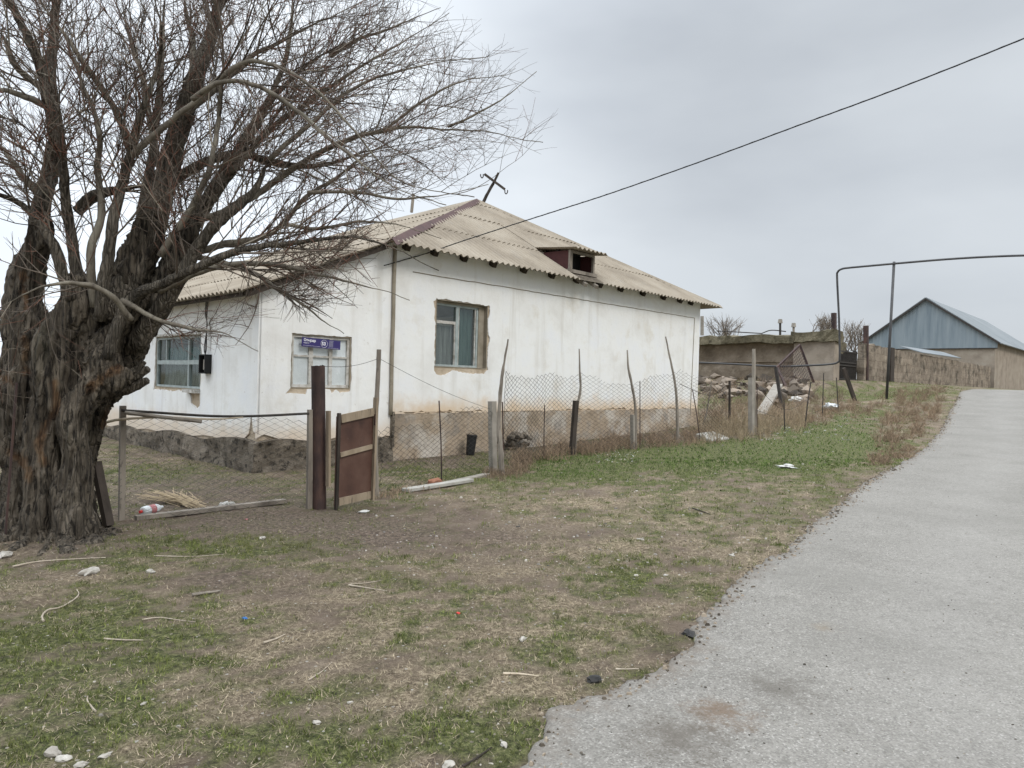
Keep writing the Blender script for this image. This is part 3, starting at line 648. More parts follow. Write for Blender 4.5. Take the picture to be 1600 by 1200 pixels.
mb.add([H(TA, SA, ZA), H(TA, SB-SA, ZA), H(TE1, SB+.45, ZE), H(TE1, SE, ZE)], [(0, 3, 2, 1)]); mb.add([H(TA, SB-SA, ZA), H(TE0, SB+.45, ZE), H(TE1, SB+.45, ZE)], [(0, 2, 1)])
o = mb.build('far_sheeting', M['slate'], roof); md = o.modifiers.new('thickness', 'SOLIDIFY'); md.thickness = .03
def capstrip(pts, wl, wr, dl, dr, name, m, lift=.05, jag=0):
    pts = np.asarray(pts); V = []; fs = []
    for i, p in enumerate(pts):
        tv = pts[min(i+1, len(pts)-1)]-pts[max(i-1, 0)]; tv /= np.linalg.norm(tv)
        j = jag*(i % 2)
        V += [p+dl*(wl+j)+np.array([0, 0, lift*.45]), p+np.array([0, 0, lift+.02]), p+dr*(wr+j)+np.array([0, 0, lift*.45])]
    for i in range(len(pts)-1):
        a = i*3; fs += [(a, a+1, a+4, a+3), (a+1, a+2, a+5, a+4)]
    o = mesh_obj(name, V, fs, m, roof); md = o.modifiers.new('thickness', 'SOLIDIFY'); md.thickness = .01; return o
ht = np.linspace(0, 1, 60)
A3 = H(TA, SA, ZA); B3 = H(TE0, SE, ZE); hp = B3+(A3-B3)*ht[:, None]; hp[:, 2] += .012*np.sin(ht*9)
pl = (-AX-np.array([0, 0, KL])); pl /= np.linalg.norm(pl); ph = (-BX-np.array([0, 0, KH])); ph /= np.linalg.norm(ph)
capstrip(hp, .17, .17, pl, ph, 'hip_cap', M['capred'], .05, .035)
B4 = H(TE1, SE, ZE); hp = B4+(A3-B4)*ht[:, None]
pr = (AX-np.array([0, 0, KL])); pr /= np.linalg.norm(pr); capstrip(hp, .11, .11, ph, pr, 'hip_cap', M['slate'], .045)
A5 = H(TA, SB-SA, ZA); hp = A3+(A5-A3)*ht[:, None]; capstrip(hp, .12, .12, pl, pr, 'ridge_cap', M['slate'], .05)
# rafters and eave boards
mb = MB()
for u in (640, 684, 730, 776, 824, 868, 907, 943, 976, 1011, 1043, 1069, 1086):
    t_, _ = side_t(u, 455, -.2)
    ra = MB(); ra.bar(H(t_, .2, ZE+KH*.65-.19), H(t_, -.13, ZE+KH*.32-.18), .11, .11); ra.build('rafter', M['darkwood'], roof)
mb.bar(H(TM, .03, 4.24), H(TR, .03, 4.24), .10, .06); mb.bar(H(-.25, 0, rz(-.25)-.02), H(-.25, SB, rz(-.25)-.02), .10, .05)
mb.bar(H(-.3, -.12, rz(-.3)-.01), H(TE0+.1, -.12, rz(TE0+.1)-.01), .10, .10)
mb.build('eave_board', M['darkwood'], roof)
# dormer
dorm = thing_part('dormer', house, H(td0, sF, dA[2]), 'open dormer hatch with a dark red cheek')
pF = H(td0, sF, 0)
fz = lambda u, v: hit(u, v, pF, BX)[2]
zt0 = fz(892, 391); zt1 = fz(926, 398); zb = dA[2]-.02
P1 = H(td0, sF, zb); P2 = H(td0, sF, zt0); Pr = H(*dC[:2], dC[2])
P3 = H(td0, sF+(zt0-zb)/KH*.98, zt0)
for tx, nm in ((td0, 'cheek'), (td1, 'cheek')):
    m_ = MB(); dx = AX*.02
    a_, b_, c_ = H(tx, sF, zb-.1), H(tx, sF, zt0), H(tx, sF+(zt0-zb)/KH+.1, zt0+.03)
    m_.add([a_, b_, c_, a_+dx, b_+dx, c_+dx], [(0, 1, 2), (5, 4, 3), (0, 3, 4, 1), (1, 4, 5, 2), (2, 5, 3, 0)]); m_.build('cheek', M['darkred'], dorm)
mb = MB(); zf = min(zt0, zt1)
mb.box(H(td0+.02, sF-.02, (zb+zt0)/2), (.045, .03, (zt0-zb)/2), (AX, BX, (0, 0, 1))); mb.box(H(td1-.02, sF-.02, (zb+zt0)/2), (.03, .03, (zt0-zb)/2), (AX, BX, (0, 0, 1)))
mb.box(H((td0+td1)/2, sF-.02, zt0-.03), ((td1-td0)/2-.04, .028, .03), (AX, BX, (0, 0, 1))); mb.box(H((td0+td1)/2, sF-.04, zb+.03), ((td1-td0)/2+.08, .045, .04), (AX, BX, (0, 0, 1)))
mb.build('hatch_frame', M['oldwood'], dorm)
mb = MB(); mb.box(H((td0+td1)/2, sF+.40, (zb+zt0)/2-.02), ((td1-td0)/2-.022, .02, (zt0-zb)/2+.075), (AX, BX, (0, 0, 1))); mb.build('hatch_shade_sheet', M['black'], dorm)  # added black sheet behind the hatch, stands in for the attic's darkness
mb = MB(); dtop = sF+(zt0-zb)/KH
sheet_t = np.arange(td0-.10, td1+.22, PITCHC/8); V = []
dsl = .10
back = dtop+.30
for tq in sheet_t:
    for j in range(5):
        s_ = sF-.30+(back-(sF-.30))*j/4
        V.append(H(tq, s_, zt0+.06+dsl*(s_-sF)+.024*math.sin(2*math.pi*tq/PITCHC)))
fs = [(i*5+j, (i+1)*5+j, (i+1)*5+j+1, i*5+j+1) for i in range(len(sheet_t)-1) for j in range(4)]
o = mesh_obj('dormer_roof', V, fs, M['slate'], dorm); md = o.modifiers.new('thickness', 'SOLIDIFY'); md.thickness = .014
# bare boards where sheets are missing below the hatch
for k in range(5):
    s_ = SE+.10+(sF-SE-.15)*k/4.6; b1 = MB(); b1.bar(H(td0-.05, s_, ZE+KH*(s_-SE)-.03), H(td1+.08+.1*(k % 2), s_+.03, ZE+KH*(s_-SE)-.01), .13, .03, (0, -.3, 1)); b1.build('roof_batten', M['oldwood'], roof)
for k in range(2):
    b1 = MB(); t_ = td0+.22+k*.42; b1.bar(H(t_, SE+.02, ZE-.10), H(t_+.02, sF+.05, ZE+KH*(sF+.05-SE)-.10), .10, .08); b1.build('rafter', M['oldwood'], roof)

# thin raised bead under the eaves, downpipe
mb = MB(); ta_, za_ = side_t(645, 425); tb_, zb_ = side_t(1085, 497)
rr = np.random.default_rng(5)
xs = np.linspace(ta_, tb_, 60); mb.tube([H(x, -.006, za_+(zb_-za_)*i/59+(rr.random()-.5)*.012) for i, x in enumerate(xs)], .009, 5)
tc_, zc_ = side_t(1078, 652); mb.tube([H(tb_+(tc_-tb_)*k/20, -.006, zb_+(zc_-zb_)*k/20) for k in range(21)], .011, 5)
mb.build('plaster_bead', M['reveal'], house)
mb = MB(); t_, _ = side_t(612, 520); mb.tube([H(t_+.004*math.sin(k), -.035, .9+(4.05-.9)*k/14) for k in range(15)], .036, 10); mb.build('downpipe', M['reveal'], house, smooth=True)
# meter box with cables
sm, zm_ = left_s(326, 569); mb = MB()
c_ = C0+BX*sm+np.array([0, 0, zm_])+NA*.11
c_ = c_-NA*.045
mb.box(c_-NA*.055, (.12, .01, .16), (BX, NA, (0, 0, 1)))
for sx in (-1, 1): mb.box(c_+BX*.125*sx, (.008, .06, .16), (BX, NA, (0, 0, 1)))
mb.box(c_+np.array([0, 0, .165]), (.133, .06, .008), (BX, NA, (0, 0, 1))); mb.box(c_-np.array([0, 0, .165]), (.133, .06, .008), (BX, NA, (0, 0, 1)))
box = mb.build('meter_box', M['black'], house)
mb = MB(); mb.box(c_+np.array([0, 0, -.01])-NA*.02+BX*.01, (.045, .03, .09), (BX, NA, (0, 0, 1))); mb.build('meter', M['concrete'], box)
mb = MB()
for k in range(3):
    top = C0+BX*(sm+.05*k-.02)+np.array([0, 0, rz(0)-.05])+NA*.04
    md_ = C0+BX*(sm-.05+.04*k)+np.array([0, 0, rz(0)-.35])+NA*.07
    mb.tube(cat_rom([top, md_, md_+np.array([.02*k, 0, -.18]), c_+np.array([0, 0, .30])+BX*.05*(k-1), c_+np.array([0, 0, .16])], 6), .008, 5)
mb.build('meter_cable', M['black'], box)
# wire mast on the ridge
mast = MB(); mast.tube(cat_rom([P(750, 328, 20.0), P(760, 306, 20.0), P(770, 288, 20.0), P(779, 270, 20.0)], 4), [.05]*5+[.045]*4+[.035]*4, 7, rough=.15); mo = mast.build('wire_mast', M['darkwood'], house)
mb = MB(); mb.bar(P(757, 272, 19.9), P(789, 296, 19.9), .06, .06); ca = mb.build('crossarm', M['darkwood'], mo)
for (u, v, sg) in ((755, 272, -1), (789, 297, 1)):
    mb = MB(); pts = [P(u, v, 19.88), P(u-1*0, v+4, 19.88), P(u+2*sg, v+6, 19.88), P(u+4*sg, v+3, 19.88), P(u+4*sg, v, 19.88)]
    mb.tube(cat_rom(pts, 5), .016, 5); mb.build('hook', M['steel'], mo)
mb = MB(); mb.bar(P(643, 332, 22.4), P(646, 303, 22.4), .07, .07); mb.build('vent_pipe', M['oldwood'], house)

# address plate ---------------------------------------------------------
pc = [side_t(474, 524, -.03), side_t(529, 531, -.03)]
ta_, za_ = side_t(472, 526.5, -.03); tb_, zb_ = side_t(532, 533, -.03); _, zl_ = side_t(472, 541, -.03)
wdt = tb_-ta_; hs = (za_-zl_)/2*1.0
d3 = H(tb_, -.03, zb_)-H(ta_, -.03, za_); d3 /= np.linalg.norm(d3); up3 = np.cross(d3, NB); up3 = up3 if up3[2] > 0 else -up3
cen = (H(ta_, -.03, za_)+H(tb_, -.03, zb_))/2-up3*hs
sign = thing('address_sign', 'dark blue address plate reading 53 fixed across the top of the small window', 'sign', cen)
mb = MB(); mb.box(cen, (wdt/2, hs, .006), (d3, up3, NB)); mb.build('plate', M['sign'], sign)
mw = Matrix(((d3[0], up3[0], NB[0], 0), (d3[1], up3[1], NB[1], 0), (d3[2], up3[2], NB[2], 0), (0, 0, 0, 1)))
def text(body, x, y, size, name='lettering', bold=.0):
    cu = bpy.data.curves.new(name, 'FONT'); cu.body = body; cu.size = size; cu.extrude = .0012; cu.offset = bold
    to = bpy.data.objects.new(name, cu); COL.objects.link(to); bpy.context.view_layer.update()
    me = bpy.data.meshes.new_from_object(to.evaluated_get(bpy.context.evaluated_depsgraph_get())); bpy.data.objects.remove(to)
    pos = cen+d3*x+up3*y+NB*.0085
    me.transform(Matrix.Translation(Vector(pos-WLOC[sign.name])) @ mw); me.materials.clear(); me.materials.append(M['lettering'])
    o = bpy.data.objects.new(name, me); COL.objects.link(o); o.parent = sign; WLOC[o.name] = WLOC[sign.name]; return o
text('Отырар', -wdt*.46, hs*.18, hs*.78, bold=.002); text('көшесі', -wdt*.46, -hs*.30, hs*.40)
text('53', wdt*.00, -hs*.33, hs*1.02, bold=.003)
mb = MB()
ring = [cen+NB*.009+d3*(wdt*.065+math.cos(k*math.pi/16)*hs*.82)+up3*(math.sin(k*math.pi/16)*hs*.82) for k in range(33)]
mb.tube(ring, .0028, 4, cap=False)
mb.bar(cen+NB*.008-d3*wdt*.47-up3*hs*.72, cen+NB*.008-d3*wdt*.03-up3*hs*.72, .006, .003); mb.bar(cen+NB*.008+d3*wdt*.17-up3*hs*.80, cen+NB*.008+d3*wdt*.45-up3*hs*.80, .006, .003)
for k in range(6): mb.bar(cen+NB*.008+d3*wdt*.19+up3*hs*(.70-.24*k), cen+NB*.008+d3*wdt*(.30 if k else .31)+up3*hs*(.70-.24*k), .0045, .003)
mb.build('emblem', M['lettering'], sign)

# ------------------------------------------------------------------ fences
def at_depth(u, v, g): return P(u, v, g[1])
def chainlink(basep, hfun, cell, rad, seed=0, bulge=.03, s0=0.0, zf=None, drop=None):
    """basep: polyline of ground points; returns MB of woven wires"""
    b = np.asarray(basep, float); sl = np.concatenate([[0], np.cumsum(np.linalg.norm(np.diff(b[:, :2], axis=0), axis=1))]); Lt = sl[-1]
    dv = (b[-1]-b[0]); nn = np.array([-dv[1], dv[0], 0]); nn /= np.linalg.norm(nn)
    mb = MB(); nw = int(Lt/cell)
    for i in range(nw+1):
        hh = hfun(min(Lt, i*cell)); k = int(hh/(cell*.5)); pts = []
        for j in range(k+1):
            s_ = (i+(.5 if (j+i) % 2 else -.5)*.98)*cell; h = j*cell*.5
            s_ += .02*math.sin(h*4+s_*2)+.03*mnoise.noise((s_*1.5, h*2, seed)); s_c = min(max(s_, 0), Lt)
            p = np.array([np.interp(s_c, sl, b[:, q]) for q in range(3)])
            p[2] += .02+h*(1+.06*mnoise.noise((s_*1.2, 0, seed+4))); p = p+nn*(bulge*(mnoise.noise((s_*.9, h*1.4, seed))*2)+(.004 if j % 2 else -.004))
            pts.append(p)
        if len(pts) > 2: mb.tube(pts, rad, 3, cap=False)
    return mb
# left run, between the tree and the pipe post
g1 = G(190, 812); g2 = G(483, 794); lf = thing('wire_fence', 'chain-link fence run between the willow trunk and the rusty pipe post', 'fence', g1)
lb = [g1+(g2-g1)*k/8 for k in range(9)]
for p in lb: p[2] = float(ground_z(p[0], p[1]))
hL = at_depth(190, 650, g1)[2]-g1[2]
chainlink(lb, lambda s: hL-.02, .068, .0030, 1, .02).build('wire_mesh', M['wire'], lf)
ga = G(0, 836); lb2 = [ga+(g1-ga)*k/4 for k in range(5)]
chainlink(lb2, lambda s: .95+.1*math.sin(s*3), .068, .0028, 5, .06).build('wire_mesh', M['wire'], lf)
mb = MB(); mb.bar(g1-np.array([0, 0, .1]), at_depth(192, 634, g1), .055, .055); mb.build('post', M['oldwood'], lf)
mb = MB(); mb.bar(g2-np.array([0, 0, .1]), at_depth(485, 640, g2), .06, .05); mb.build('post', M['oldwood'], lf)
def lerpd(u, v): k = (u-190)/(483-190); return P(u, v, g1[1]+(g2[1]-g1[1])*k-.03)
mb = MB(); mb.tube(cat_rom([lerpd(190, 641), lerpd(250, 645), lerpd(330, 650), lerpd(400, 650), lerpd(483, 646)], 4), .016, 6); mb.build('top_rail', M['steel'], lf)
mb = MB(); mb.tube(cat_rom([P(160, 661, g1[1]-.1), P(192, 655, g1[1]-.08), P(260, 652, g1[1]-.0), P(330, 655, g1[1]+.1), P(380, 652, g1[1]+.25)], 4), np.linspace(.017, .008, 17), 6, rough=.1); mb.build('pole', M['paleholz'], lf, label='pale peeled pole tied along the fence top')
mb = MB(); mb.tube(cat_rom([P(196, 645, g1[1]-.06), P(240, 650, g1[1]-.04), P(315, 659, g1[1]+.05)], 5), .022, 6, rough=.2); mb.build('pole', M['oldwood'], lf)
gb = G(152, 818)
mb = MB(); mb.bar(G(170, 822), P(150, 722, gb[1]), .08, .07); mb.build('brace', M['darkwood'], lf)
mb = MB(); gq = G(8, 842); mb.bar(gq, at_depth(26, 598, gq), .018, .018); mb.build('stake', M['rust'], lf)
# long sill board on the ground under that run
ba, bb = G(212, 812), G(445, 787)
mb = MB(); mb.bar(ba+np.array([0, 0, .02]), bb+np.array([0, 0, .035]), .09, .045); o = mb.build('timber_sill', M['oldwood']); tag(o, 'weathered grey timber lying along the foot of the chain-link fence', 'timber')

# pipe post
gp = G(500, 793); pipe_r = 10.5/F*gp[1]
pt = at_depth(497, 572, gp); mb = MB()
pts = [gp-np.array([0, 0, .2])+(pt-gp+np.array([0, 0, .2]))*k/14 for k in range(15)]
mb.tube(pts, pipe_r, 20, cap=False); mb.tube([p for p in pts[-6:]], pipe_r*.93, 20, cap=False)
pv = mb.v[0]; rr = np.random.default_rng(3); pv[-20:, 2] += (rr.random(20)-.4)*.03
o = mb.build('rusty_pipe_post', M['rust'], smooth=True, origin=gp); tag(o, 'thick rusty iron pipe standing upright beside the garden gate', 'pipe post')

# gate
q1 = G(520, 796); q2 = G(581, 784); gd = q2-q1; gd[2] = 0; gw = np.linalg.norm(gd); gd /= gw; gn = np.array([gd[1], -gd[0], 0])
gate = thing('garden_gate', 'low brown panelled garden gate framed with raw weathered wood', 'gate', q1)
gz = (q1[2]+q2[2])/2; tl = at_depth(521, 648, q1)[2]; tr = at_depth(578, 638, q2)[2]
def gp3(x, z): return q1+gd*x+np.array([0, 0, z-q1[2]])
zb1, zb2 = gz+.03, gz+.05; zt_ = (tl+tr)/2
mb = MB(); mb.add([gp3(.02, zb1)-gn*.006, gp3(gw-.02, zb2)-gn*.006, gp3(gw-.02, tr-.02)-gn*.006, gp3(.02, tl-.02)-gn*.006, gp3(.02, zb1)+gn*.006, gp3(gw-.02, zb2)+gn*.006, gp3(gw-.02, tr-.02)+gn*.006, gp3(.02, tl-.02)+gn*.006],
    [(3, 2, 1, 0), (4, 5, 6, 7), (0, 1, 5, 4), (1, 2, 6, 5), (2, 3, 7, 6), (3, 0, 4, 7)]); mb.build('panel', M['gatepanel'], gate)
for (xa, za, xb, zb3, wv, nm) in ((.07, zb1+.05, gw-.05, zb2+.05, .09, 'rail'), (.07, zb1+(tl-zb1)*.56, gw-.05, zb2+(tr-zb2)*.58, .055, 'rail'), (.07, tl-.05, gw-.03, tr-.04, .10, 'rail')):
    mb = MB(); mb.bar(gp3(xa, za)+gn*.022, gp3(xb, zb3)+gn*.022, .025, wv); mb.build(nm, M['gatewood'], gate)
mb = MB(); mb.bar(gp3(.035, zb1-.04)+gn*.02, gp3(.04, tl+.02)+gn*.02, .035, .04); mb.build('stile', M['darkwood'], gate)
mb = MB(); mb.bar(gp3(gw-.02, zb2-.02)+gn*.022, gp3(gw+.0, tr+.14)+gn*.022, .03, .075); mb.build('stile', M['gatewood'], gate)
q0 = G(512, 796); mb = MB(); mb.bar(at_depth(513, 760, q0), at_depth(513, 642, q0), .03, .07); mb.build('stile', M['gatewood'], gate)
mb = MB(); mb.box(gp3(gw*.96, tr-.14)+gn*.045, (.012, .01, .07), (gd, gn, (0, 0, 1))); mb.build('hinge', M['rust'], gate)

# right run along the house
rf = thing('stake_fence', 'sagging chain-link fence on crooked stakes running up beside the long white wall', 'fence', G(690, 752))
def stake(ptsuv, rad, m, side=6, rough=.12, label=None, flat=None, name='post', seed=0, dy=0):
    g = G(*ptsuv[0]); P3 = [g-np.array([0, 0, .1])]+[P(u, v, g[1]+dy) for u, v in ptsuv]
    P3[1] = g
    if flat:
        mb = MB(); mb.bar(P3[0], P3[-1], *flat)
    else:
        c = cat_rom(P3, 4); n = len(c); rd = np.interp(np.linspace(0, 1, n), np.linspace(0, 1, len(rad)), rad)
        mb = MB(); mb.tube(c, rd, side, rough=rough, seed=seed)
    mb.build(name, m, rf, label=label); return g
tg = stake([(588, 776), (586, 710), (587, 650), (590, 600), (592, 546)], [.045, .04, .035, .032, .03], M['oldwood'], 7, label='tall grey pole behind the gate', seed=1)
stake([(690, 753), (689, 690), (686, 626)], [.011]*3, M['rust'], 6, 0)
cp = stake([(771, 737), (769, 627)], None, M['concrete'], flat=(.11, .10), label='square concrete post with a branch tied to it')
stake([(784, 741), (782, 700), (779, 660), (783, 600), (788, 565), (794, 530)], [.055, .05, .045, .03, .022, .012], M['oldwood'], 7, .25, seed=2)
stake([(786, 737), (786, 680), (785, 628)], [.012]*3, M['rust'], 6, 0)
stake([(850, 718), (850, 680), (851, 633)], [.010]*3, M['rust'], 6, 0)
stake([(893, 711), (900, 626)], None, M['darkwood'], flat=(.12, .07), label='dark split stake with a thin branch above')
stake([(898, 708), (901, 640), (907, 610), (906, 580), (905, 545)], [.03, .03, .028, .022, .012], M['oldwood'], 6, .2, seed=3)
stake([(990, 701), (989, 648)], None, M['concrete'], flat=(.11, .09))
stake([(993, 701), (993, 640), (987, 600), (982, 575), (980, 547)], [.04, .035, .03, .026, .014], M['oldwood'], 7, .2, seed=4)
stake([(1000, 701), (1000, 650), (1000, 595)], [.010]*3, M['rust'], 5, 0)
stake([(1059, 692), (1058, 640), (1055, 600), (1048, 565), (1040, 526)], [.045, .042, .03, .026, .016], M['oldwood'], 7, .2, seed=5)
stake([(1094, 691), (1089, 650), (1082, 608)], [.012]*3, M['rust'], 5, 0)
stake([(1097, 672), (1105, 640), (1112, 596)], [.02]*3, M['oldwood'], 5, .1)
stake([(1140, 662), (1140, 595)], None, M['darkwood'], flat=(.06, .05))
stake([(1174, 680), (1174, 590)], None, M['concrete'], flat=(.14, .12))
stake([(1179, 679), (1178, 620), (1178, 545)], [.07, .06, .045], M['oldwood'], 7, .2, seed=6, label='pale post with a dark lower half')
stake([(1183, 678), (1183, 600)], [.014, .014], M['rust'], 5, 0)
stake([(1226, 673), (1225, 623)], [.016, .016], M['steel'], 5, 0)
stake([(1258, 666), (1262, 630), (1267, 597)], [.018]*3, M['steel'], 5, 0)
stake([(1285, 651), (1287, 583)], [.016, .016], M['steel'], 5, 0)
stake([(1310, 643), (1307, 590)], [.018, .018], M['steel'], 5, 0)
stake([(1337, 626), (1318, 575)], None, M['darkwood'], flat=(.16, .12))
fb = [G(590, 772), G(690, 752), G(771, 737)]
h1 = lambda s: .88+.22*ss(s, 0, 2.4)+.03*math.sin(s*4)
def base_to(l): return [np.array([p[0], p[1], float(ground_z(p[0], p[1]))]) for p in l]
chainlink(base_to(fb), lambda s: float(h1(s)), .078, .0033, 2, .04).build('wire_mesh', M['wire'], rf)
fb = [G(785, 738), G(850, 719), G(896, 711), G(992, 701), G(1060, 692), G(1094, 690), G(1130, 684)]
prof = [(785, 578), (820, 590), (850, 585), (880, 590), (905, 583), (925, 587), (945, 600), (985, 598), (1010, 592), (1040, 582), (1060, 578), (1085, 588), (1100, 600), (1130, 612)]
sl_ = [0]; 
for k in range(1, len(fb)): sl_.append(sl_[-1]+np.linalg.norm((fb[k]-fb[k-1])[:2]))
us_ = [785, 850, 896, 992, 1060, 1094, 1130]
def h2(s):
    u = float(np.interp(s, sl_, us_)); v = float(np.interp(u, [p[0] for p in prof], [p[1] for p in prof]))
    x = float(np.interp(s, sl_, [q[0] for q in fb])); y = float(np.interp(s, sl_, [q[1] for q in fb])); return max(.3, P(u, v, y)[2]-float(ground_z(x, y)))
chainlink(base_to(fb), h2, .088, .0040, 3, .05).build('wire_mesh', M['wire'], rf)
mb = MB(); top = P(592, 560, tg[1]); e1 = P(768, 640, cp[1])
mb = MB(); mb.tube([top+(e1-top)*k/12-np.array([0, 0, .25*math.sin(math.pi*k/12)*.2]) for k in range(13)], .0028, 4)
mb.build('tie_wire', M['wire'], rf); mb = MB(); e2 = P(502, 572, gp[1]); mb.tube([top+(e2-top)*k/8-np.array([0, 0, .05*math.sin(math.pi*k/8)]) for k in range(9)], .0028, 4)
mb.build('tie_wire', M['wire'], rf)
for q in ([(1062, 600), (1110, 618), (1142, 600), (1178, 612)], [(1178, 600), (1225, 640), (1264, 622), (1287, 600), (1309, 606)], [(1180, 640), (1226, 655), (1260, 648), (1310, 632)]):
    mb = MB(); g_ = [G(u, {1062: 692, 1110: 685, 1142: 684}.get(u, 690-(u-1100)*.22)) for u, v in q]; mb.tube(cat_rom([P(u, v, g_[i][1]) for i, (u, v) in enumerate(q)], 6), .006, 4); mb.build('tie_wire', M['wire'], rf)

# ------------------------------------------------------------------ background: mud building, wall, barn
def HP(p, q, z): return AX*p+BX*q+np.array([0, 0, z])
B0 = np.array([15.9, 34.0, 0]); pb = float(B0@AX); qb = float(B0@BX)
mud = thing('mud_building', 'low flat-roofed mud building with a shaggy earth roof behind the rubble', 'building', HP(pb, qb+6, 2.0))
def rough_box(p0, p1, q0, q1, z0, z1, name, m, parent, amp=.05, step=.25, seed=0):
    bm = bmesh.new(); bmesh.ops.create_cube(bm, size=1)
    for v in bm.verts:
        v.co = Vector(((p0+p1)/2+v.co.x*(p1-p0), (q0+q1)/2+v.co.y*(q1-q0), (z0+z1)/2+v.co.z*(z1-z0)))
    dims = max(p1-p0, q1-q0, z1-z0)
    for _ in range(6):
        es = [e for e in bm.edges if e.calc_length() > step*1.6]
        if not es or len(bm.verts) > 6000: break
        bmesh.ops.subdivide_edges(bm, edges=es, cuts=1, use_grid_fill=True)
    bmesh.ops.triangulate(bm, faces=bm.faces)
    V = []
    for v in bm.verts:
        c = v.co; n = mnoise.noise_vector((c*1.1+Vector((seed, 0, 0))))*amp+mnoise.noise_vector((c*3.7+Vector((seed, 5, 0))))*amp*.5
        c2 = c+n; V.append(HP(c2.x, c2.y, c2.z))
    fs = [tuple(v.index for v in f.verts) for f in bm.faces]; bm.free()
    return mesh_obj(name, V, fs, m, parent)
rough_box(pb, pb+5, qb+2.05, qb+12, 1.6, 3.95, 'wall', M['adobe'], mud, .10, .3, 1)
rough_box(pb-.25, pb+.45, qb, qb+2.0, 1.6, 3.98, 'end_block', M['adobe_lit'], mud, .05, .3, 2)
rough_box(pb-.55, pb+5.3, qb+1.9, qb+12.4, 3.93, 4.35, 'earth_roof', M['thatch'], mud, .12, .3, 3)
rough_box(pb-.40, pb+.6, qb-.12, qb+2.1, 3.96, 4.48, 'earth_roof', M['thatch'], mud, .14, .3, 4)
rough_box(pb-.02-.10, pb+.1, qb+2.1, qb+11.8, 2.95, 3.02, 'ledge', M['adobe'], mud, .03, .3, 5)
vents = [(1219, 522, 505), (1240, 522, 511)]
for i, (u, v0, v1) in enumerate(vents):
    a_ = P(u, v0+6, 38); b_ = P(u, v1, 38); mb = MB(); mb.tube([a_, b_], .06, 8); o = mb.build('vent_stack', M['oldwood'] if i else M['steel'], mud)
    mb = MB(); mb.tube([b_, b_+np.array([0, 0, .22])], [.13, .10], 8); mb.build('cowl', M['concrete'], o)
mb = MB(); mb.tube([P(1120, 517, 38), P(1190, 521, 38)], .03, 5); mb.tube(cat_rom([P(1190, 521, 38), P(1205, 516, 38), P(1228, 518, 38)], 4), .03, 5); o = mb.build('roof_rod', M['steel'], mud)

bw = thing('block_wall', 'long crumbling mud-block wall running from the metal grille to the barn', 'wall', HP(41, 12.25, 2.0))
def wallseg(pa, pc, za, zc, name, seed):
    n = int((pc-pa)/.35); V = []; fs = []; kz = 7
    for side in (0, 1):
        for i in range(n+1):
            p = pa+(pc-pa)*i/n; zt = za+(zc-za)*i/n+.10*mnoise.noise((p*1.3, seed, 0))+.05*mnoise.noise((p*5, seed, 0))
            for j in range(kz+1):
                z = 1.7+(zt-1.7)*j/kz; o = .05*mnoise.noise((p*1.2, z*2.2, seed+side*9))+.03*mnoise.noise((p*4, z*5, seed))
                V.append(HP(p, 12.25+(-.17 if side == 0 else .17)-o*(1 if side == 0 else -1), z))
    m = (n+1)*(kz+1)
    for side in (0, 1):
        for i in range(n):
            for j in range(kz):
                a = side*m+i*(kz+1)+j; q = (a, a+kz+1, a+kz+2, a+1); fs.append(q if side == 0 else q[::-1])
    for i in range(n): a = i*(kz+1)+kz; fs.append((a, a+kz+1, a+kz+1+m, a+m))
    fs.append(tuple([j for j in range(kz+1)]+[m+j for j in range(kz, -1, -1)])); fs.append(tuple([n*(kz+1)+j for j in range(kz+1)]+[m+n*(kz+1)+j for j in range(kz, -1, -1)])[::-1])
    return mesh_obj(name, V, fs, M['adobe_block'], bw)
def block_lines(N, L, c, noise, ramp, mix, g, b):
    # coursing of the mud blocks, drawn in the wall's own plane
    mp = N.new('ShaderNodeMapping'); mp.inputs['Rotation'].default_value = (0, 0, -math.atan2(AX[1], AX[0])); L.new(g.outputs['Position'], mp.inputs[0])
    sp = N.new('ShaderNodeSeparateXYZ'); L.new(mp.outputs[0], sp.inputs[0]); cb = N.new('ShaderNodeCombineXYZ'); L.new(sp.outputs[0], cb.inputs[0]); L.new(sp.outputs[2], cb.inputs[1])
    nz = N.new('ShaderNodeTexNoise'); nz.inputs['Scale'].default_value = 1.2; L.new(cb.outputs[0], nz.inputs['Vector'])
    ad = N.new('ShaderNodeVectorMath'); ad.operation = 'MULTIPLY_ADD'; L.new(nz.outputs['Color'], ad.inputs[0]); ad.inputs[1].default_value = (.35, .35, 0); L.new(cb.outputs[0], ad.inputs[2])
    br = N.new('ShaderNodeTexBrick'); br.inputs['Scale'].default_value = 1; br.inputs['Brick Width'].default_value = 1.1; br.inputs['Row Height'].default_value = .42; br.inputs['Mortar Size'].default_value = .022; br.inputs['Mortar Smooth'].default_value = .6
    br.inputs['Color1'].default_value = (1, 1, 1, 1); br.inputs['Color2'].default_value = (.80, .80, .80, 1); br.inputs['Mortar'].default_value = (.66, .63, .6, 1)
    L.new(ad.outputs[0], br.inputs['Vector']); return mix(1.0, c, br.outputs['Color'], 'MULTIPLY')
M['adobe_block'] = mat('adobe_blocks', [(.17, .138, .105), (.28, .23, .178), (.35, .295, .23)], 1.6, .97, 1.0, 8, fine=[((.07, .06, .045), 1.3, .52, .64, .85), ((.10, .085, .062), 6, .58, .68, .7)], bdist=.06, extra=block_lines)
wallseg(38.9, 43.3, 4.1, 4.05, 'wall_run', 2); wallseg(43.9, 72.0, 4.02, 3.95, 'wall_run', 6)
gpile = HP(43.6, 12.2, 2.0); mb = MB(); mb.box(HP(43.6, 12.2, 3.05), (.33, .2, 1.05), (AX, BX, (0, 0, 1))); mb.build('door_leaf', M['darkwood'], bw)
